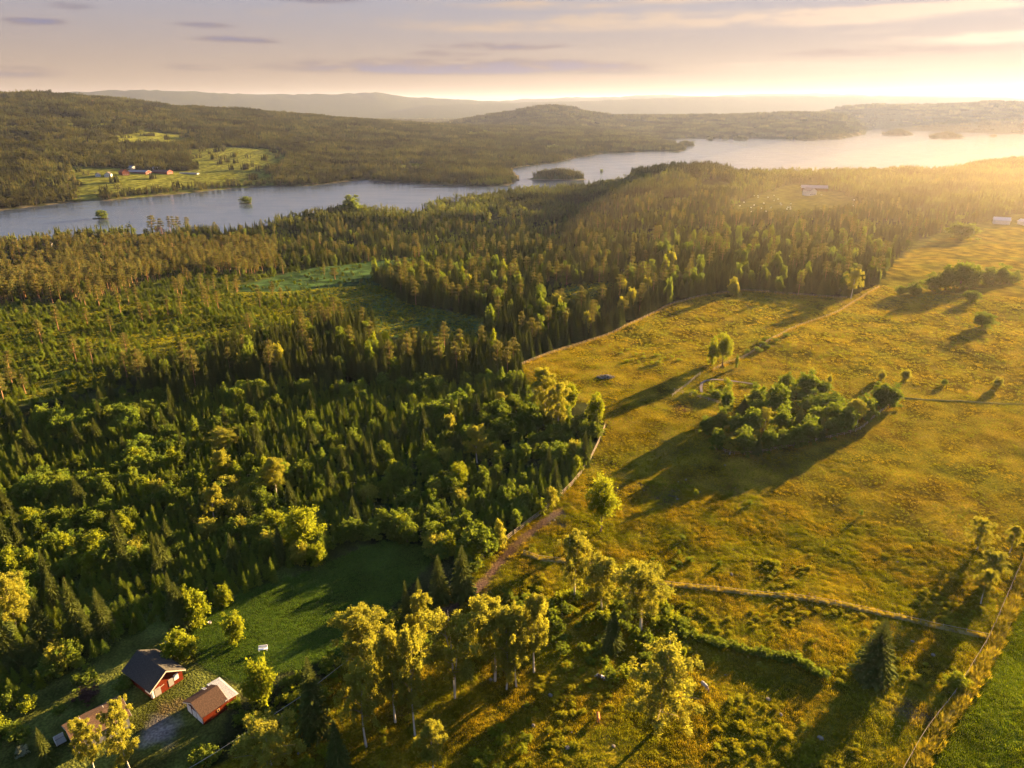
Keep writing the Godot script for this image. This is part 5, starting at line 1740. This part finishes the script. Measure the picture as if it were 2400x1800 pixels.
func cow(at: Vector3, turn: float, grazing: bool, coat: Color, patch: Color, share: float, label: String) -> void:
	var V := func(x: float, y: float, z: float) -> Vector3: return Vector3(x, y, z)
	var head: Vector3 = V.call(1.28, 0.55, 0) if grazing else V.call(1.32, 1.42, 0)
	var muzzle: Vector3 = V.call(1.42, 0.24, 0) if grazing else V.call(1.66, 1.22, 0)
	var bones := [[V.call(-0.72, 1.06, 0), V.call(-0.1, 1.0, 0), 0.31, 0.38], [V.call(-0.1, 1.0, 0), V.call(0.62, 1.05, 0), 0.38, 0.33], [V.call(0.62, 1.1, 0), head, 0.23, 0.15], [head, muzzle, 0.15, 0.09],
		[head + V.call(-0.06, 0.1, 0.1), head + V.call(-0.12, 0.16, 0.26), 0.045, 0.03], [head + V.call(-0.06, 0.1, -0.1), head + V.call(-0.12, 0.16, -0.26), 0.045, 0.03], [V.call(-0.98, 1.2, 0), V.call(-1.12, 0.55, 0.03), 0.045, 0.03]]
	for s in [-1.0, 1.0]:
		bones.append([V.call(0.55, 0.85, 0.2 * s), V.call(0.58, 0.45, 0.18 * s), 0.14, 0.075])
		bones.append([V.call(0.58, 0.45, 0.18 * s), V.call(0.57, 0.04, 0.18 * s), 0.07, 0.055])
		bones.append([V.call(-0.72, 0.95, 0.2 * s), V.call(-0.6, 0.6, 0.2 * s), 0.19, 0.1])
		bones.append([V.call(-0.6, 0.6, 0.2 * s), V.call(-0.78, 0.42, 0.19 * s), 0.09, 0.07])
		bones.append([V.call(-0.78, 0.42, 0.19 * s), V.call(-0.74, 0.04, 0.19 * s), 0.065, 0.055])
	var o := thing("cow", at, label, "cow", "cows grazing on the lower pasture", turn)
	o.scale = Vector3.ONE * 0.85
	piece("body", skin(bones, 0.055, func(p: Vector3) -> Color: return patch if n_small.get_noise_3d(p.x * 26.0 + coat.r * 900.0, p.y * 26.0, p.z * 26.0) > share else coat), mats.paint, o)


func build_small_things() -> void:
	var rocks := [rock_shape(1), rock_shape(2), rock_shape(3), rock_shape(4)]
	for i in range(0, ROCKS.size(), 2):
		var s := (0.14 + 0.34 * pow(rng.randf(), 2.5)) * (3.0 if i == 92 else 1.0)
		var o := top("boulder", rocks[(i / 2) % 4], mats.stone, "big pale boulder at the bottom right of the pasture" if i == 92 else "grey boulder lying in the pasture grass", "boulder", "" if i == 92 else "boulders in the pasture")
		o.transform = Transform3D(Basis(Vector3.UP, rng.randf() * TAU).scaled_local(Vector3(s, s * rng.randf_range(0.7, 1.0), s)), spot(ROCKS[i], ROCKS[i + 1], 0.05))
	var heap := thing("stone_heap", spot(36.9, -261.1), "grey heap of cleared stones in the middle pasture", "stone heap")
	for i in 46:
		var a := rng.randf() * TAU
		var q := sqrt(rng.randf())
		var s := rng.randf_range(0.3, 0.62)
		piece("stone", rocks[i % 4], mats.stone, heap, Vector3(cos(a) * q * 3.6, 0.1 + 0.7 * (1.0 - q), sin(a) * q * 2.0), Basis(Vector3.UP, a * 5.0).scaled_local(Vector3.ONE * s))
	cow(spot(16.6, -104.1), 2.6, true, Color(0.10, 0.055, 0.035), Color(0.5, 0.46, 0.42), 0.12, "brown and white cow grazing beside the bushes")
	cow(spot(35.5, -101.9), -1.1, true, Color(0.30, 0.27, 0.24), Color(0.12, 0.07, 0.05), 0.2, "white cow right of the wide weeping birch")
	cow(spot(15.0, -94.3), 1.5, true, Color(0.36, 0.14, 0.05), Color(0.5, 0.42, 0.36), 0.36, "reddish brown cow at the bottom of the pasture")
	var turned := 0
	var profile := [[0.0, 0.6], [0.5, 0.6], [0.58, 0.55], [0.6, 0.45], [0.6, -0.45], [0.58, -0.55], [0.5, -0.6], [0.0, -0.6]]
	var bale := Sheet.new()
	for i in profile.size() - 1:
		for j in 14:
			var pt := []
			for e in [[i, j], [i + 1, j], [i + 1, j + 1], [i, j + 1]]:
				var a: float = TAU * (e[1] % 14) / 14.0
				pt.append(Vector3(profile[e[0]][1] * 1.05, 0.58 + profile[e[0]][0] * sin(a), profile[e[0]][0] * cos(a)))
			bale.quad(pt[0], pt[1], pt[2], pt[3], Color(0.72, 0.72, 0.68))
	var bale_mesh := bale.mesh()
	for i in range(0, BALES.size(), 2):
		var o := top("wrapped_bale", bale_mesh, mats.paint, "white wrapped bale lying on the field by the white farmhouse", "bale", "white bales on the far field")
		o.transform = Transform3D(Basis(Vector3.UP, rng.randf() * TAU).scaled_local(Vector3.ONE * 1.0), spot(BALES[i], BALES[i + 1]))
		turned += 1
	# a white garden bench, a wheelbarrow and a bucket
	var w := Color(0.72, 0.72, 0.74)
	var bench := thing("garden_bench", spot(-49.1, -111.7), "white garden bench alone in the shaded meadow", "bench", "", 0.2)
	for part in [["seat", Vector3(-0.85, 0.42, -0.1), Vector3(0.85, 0.48, 0.42)], ["backrest", Vector3(-0.85, 0.55, -0.22), Vector3(0.85, 1.05, -0.16)], ["leg", Vector3(-0.8, 0.0, -0.22), Vector3(-0.72, 0.6, -0.14)], ["leg", Vector3(0.72, 0.0, -0.22), Vector3(0.8, 0.6, -0.14)], ["leg", Vector3(-0.8, 0.0, 0.32), Vector3(-0.72, 0.42, 0.4)], ["leg", Vector3(0.72, 0.0, 0.32), Vector3(0.8, 0.42, 0.4)], ["armrest", Vector3(-0.86, 0.62, -0.2), Vector3(-0.78, 0.67, 0.4)], ["armrest", Vector3(0.78, 0.62, -0.2), Vector3(0.86, 0.67, 0.4)]]:
		var s := Sheet.new()
		s.box(part[1], part[2], w)
		piece(part[0], s.mesh(), mats.paint, bench)
	var barrow := thing("wheelbarrow", spot(-68.7, -113.1), "grey wheelbarrow tipped up behind the barn", "wheelbarrow", "", 0.6)
	var tray := Sheet.new()
	var a0 := [Vector3(-0.4, 0.75, -0.3), Vector3(0.4, 0.8, -0.3), Vector3(0.4, 0.8, 0.3), Vector3(-0.4, 0.75, 0.3)]
	var a1 := [Vector3(-0.22, 0.4, -0.2), Vector3(0.25, 0.4, -0.2), Vector3(0.25, 0.4, 0.2), Vector3(-0.22, 0.4, 0.2)]
	for i in 4:
		tray.quad(a0[i], a0[(i + 1) % 4], a1[(i + 1) % 4], a1[i], Color(0.4, 0.42, 0.48))
	tray.quad(a1[0], a1[1], a1[2], a1[3], Color(0.4, 0.42, 0.48))
	piece("tray", tray.mesh(), mats.paint, barrow)
	var wheel := Sheet.new()
	var hoop := PackedVector3Array()
	var hr := PackedFloat32Array()
	for i in 15:
		hoop.append(Vector3(0.55 + 0.17 * cos(TAU * i / 14.0), 0.19 + 0.17 * sin(TAU * i / 14.0), 0))
		hr.append(0.04)
	wheel.tube(hoop, hr, 5, Color(0.05, 0.05, 0.05))
	piece("wheel", wheel.mesh(), mats.paint, barrow)
	for s in [-1.0, 1.0]:
		var t := Sheet.new()
		t.tube(PackedVector3Array([Vector3(0.55, 0.2, 0.05 * s), Vector3(0, 0.4, 0.2 * s), Vector3(-1.0, 0.62, 0.28 * s)]), PackedFloat32Array([0.025, 0.025, 0.025]), 5, Color(0.3, 0.3, 0.32))
		piece("handle", t.mesh(), mats.paint, barrow)
		var l := Sheet.new()
		l.tube(PackedVector3Array([Vector3(-0.2, 0.42, 0.2 * s), Vector3(-0.3, 0.0, 0.22 * s)]), PackedFloat32Array([0.025, 0.025]), 5, Color(0.3, 0.3, 0.32))
		piece("leg", l.mesh(), mats.paint, barrow)
	var tub := Sheet.new()
	var ring := [[0.0, 0.02], [0.24, 0.02], [0.32, 0.42], [0.34, 0.44], [0.29, 0.42], [0.22, 0.06], [0.0, 0.06]]
	for i in ring.size() - 1:
		for j in 12:
			var b0 := TAU * j / 12.0
			var b1 := TAU * (j + 1) / 12.0
			tub.quad(Vector3(cos(b0) * ring[i][0], ring[i][1], sin(b0) * ring[i][0]), Vector3(cos(b1) * ring[i][0], ring[i][1], sin(b1) * ring[i][0]), Vector3(cos(b1) * ring[i + 1][0], ring[i + 1][1], sin(b1) * ring[i + 1][0]), Vector3(cos(b0) * ring[i + 1][0], ring[i + 1][1], sin(b0) * ring[i + 1][0]), Color(0.6, 0.52, 0.5))
	var o := top("tub", tub.mesh(), mats.paint, "small white tub at the forest edge above the meadow corner", "tub")
	o.position = spot(-62.7, -119.4)


# ---------------------------------------------------------------- grass
func build_grass() -> void:
	var rows := {"tuft": [], "clump": [], "meadow": []}
	for band in [[72.0, 185.0, 0.46, "tuft"], [150.0, 300.0, 0.9, "clump"], [300.0, 480.0, 1.7, "clump"]]:
		var step: float = band[2]
		var z := -55.0
		while z > -band[1]:
			var x := -0.85 * -z - 20.0
			var limit := 0.92 * -z + 40.0
			while x < limit:
				var px := x + rng.randf_range(-0.7, 0.7) * step
				var pz := z + rng.randf_range(-0.7, 0.7) * step
				x += step
				var r := sqrt(px * px + pz * pz)
				if r < band[0] or r > band[1] or r < 200.0 and trodden(px, pz):
					continue
				var n := n_patch.get_noise_2d(px * 2.2, pz * 2.2)
				var m := n_small.get_noise_2d(px * 7.0, pz * 7.0)
				var k := zone_at(px, pz)
				if k == "pasture":
					if m < -0.4 or rng.randf() < 0.1:
						continue
					var s := rng.randf_range(0.55, 1.25) * (0.9 + 0.5 * m)
					var c := Color(0.98, 0.98, 0.85).lerp(Color(0.68, 0.92, 0.7), clampf(0.5 + n * 1.6, 0.0, 1.0))
					rows[band[3]].append([spot(px, pz, -0.02), rng.randf() * TAU, Vector3(s, s * rng.randf_range(0.7, 1.2), s) * (1.0 if band[3] == "tuft" else step * 0.62), tone(c, 0.25)])
				elif (k == "meadow" or k == "crop") and r < 200.0 and band[3] == "tuft":
					var s := rng.randf_range(0.7, 1.2)
					rows.meadow.append([spot(px, pz, -0.02), rng.randf() * TAU, Vector3(s, s * (0.7 if k == "meadow" else 0.9), s) , tone(Color(1.0, 1.0, 1.0) if k == "meadow" else Color(1.35, 1.05, 0.5), 0.25)])
				elif (k == "young" or k == "clear" or k == "field") and band[3] == "clump" and rng.randf() < 0.8:
					rows.clump.append([spot(px, pz, -0.02), rng.randf() * TAU, Vector3.ONE * rng.randf_range(0.7, 1.3), tone(Color(0.72, 0.95, 0.8), 0.3)])
			z -= step
	var weeds := [[], [], []]
	for i in 6000:
		var p := Vector2(rng.randf_range(-45.0, 105.0), rng.randf_range(-240.0, -78.0))
		var n := n_patch.get_noise_2d(p.x * 1.6 + 40.0, p.y * 1.6)
		if n < 0.06 + 0.6 * smoothstep(-118.0, -165.0, p.y) or zone_at(p.x, p.y) != "pasture" or trodden(p.x, p.y):
			continue
		var s := rng.randf_range(0.14, 0.36) * (1.0 + n)
		weeds[i % 3].append([spot(p.x, p.y, -0.05), rng.randf() * TAU, Vector3(s * 1.5, s, s * 1.5), tone(Color(1.8, 1.35, 0.7), 0.3)])
	for i in 3:
		scatter("pasture_weed", "bush%d" % i, weeds[i], "low weeds and rushes standing in the pasture grass", "weeds")
	scatter("pasture_grass", "", rows.tuft, "tussocky golden grass covering the near pasture", "grass", shapes.tuft, mats.grass_blade)
	scatter("pasture_grass", "", rows.clump, "tussocky golden grass covering the upper pasture", "grass", shapes.clump, mats.grass_blade)
	scatter("meadow_grass", "", rows.meadow, "lush green grass of the shaded meadow and the crop field", "grass", shapes.tuft, mats.meadow_blade)


# Things that share a description are told apart by their order across the picture.
func number_alike() -> void:
	var same := {}
	for o in get_children():
		if o is Node3D and o.has_meta("label") and not o.has_meta("kind"):
			same.get_or_add(o.get_meta("label"), []).append(o)
	for label in same:
		var row: Array = same[label]
		if row.size() < 2:
			continue
		row.sort_custom(func(a, b): return a.position.x / -a.position.z < b.position.x / -b.position.z)
		for i in row.size():
			var n := i + 1
			var ending := "th"
			if n % 100 < 11 or n % 100 > 13:
				ending = ["th", "st", "nd", "rd", "th", "th", "th", "th", "th", "th"][n % 10]
			var place := "leftmost" if i == 0 else ("rightmost" if i == row.size() - 1 else "%d%s from left" % [n, ending])
			row[i].set_meta("label", "%s, %s" % [label, place])
			if not row[i].has_meta("group"):
				row[i].set_meta("group", label)


# Where feet or wheels keep the grass away: the dirt track and the wheel lines in the crop.
func trodden(x: float, z: float) -> bool:
	var p := Vector2(x, z)
	for l in [[LINE_TRACK, 1.3], [WHEELS_A, 0.3], [WHEELS_B, 0.3], [WHEELS_C, 0.22]]:
		for i in range(0, l[0].size() - 3, 2):
			var a := Vector2(l[0][i], l[0][i + 1])
			var b := Vector2(l[0][i + 2], l[0][i + 3])
			if Geometry2D.get_closest_point_to_segment(p, a, b).distance_to(p) < l[1] * (1.0 + 0.6 * n_small.get_noise_2d(x * 8.0, z * 8.0)):
				return true
	return false
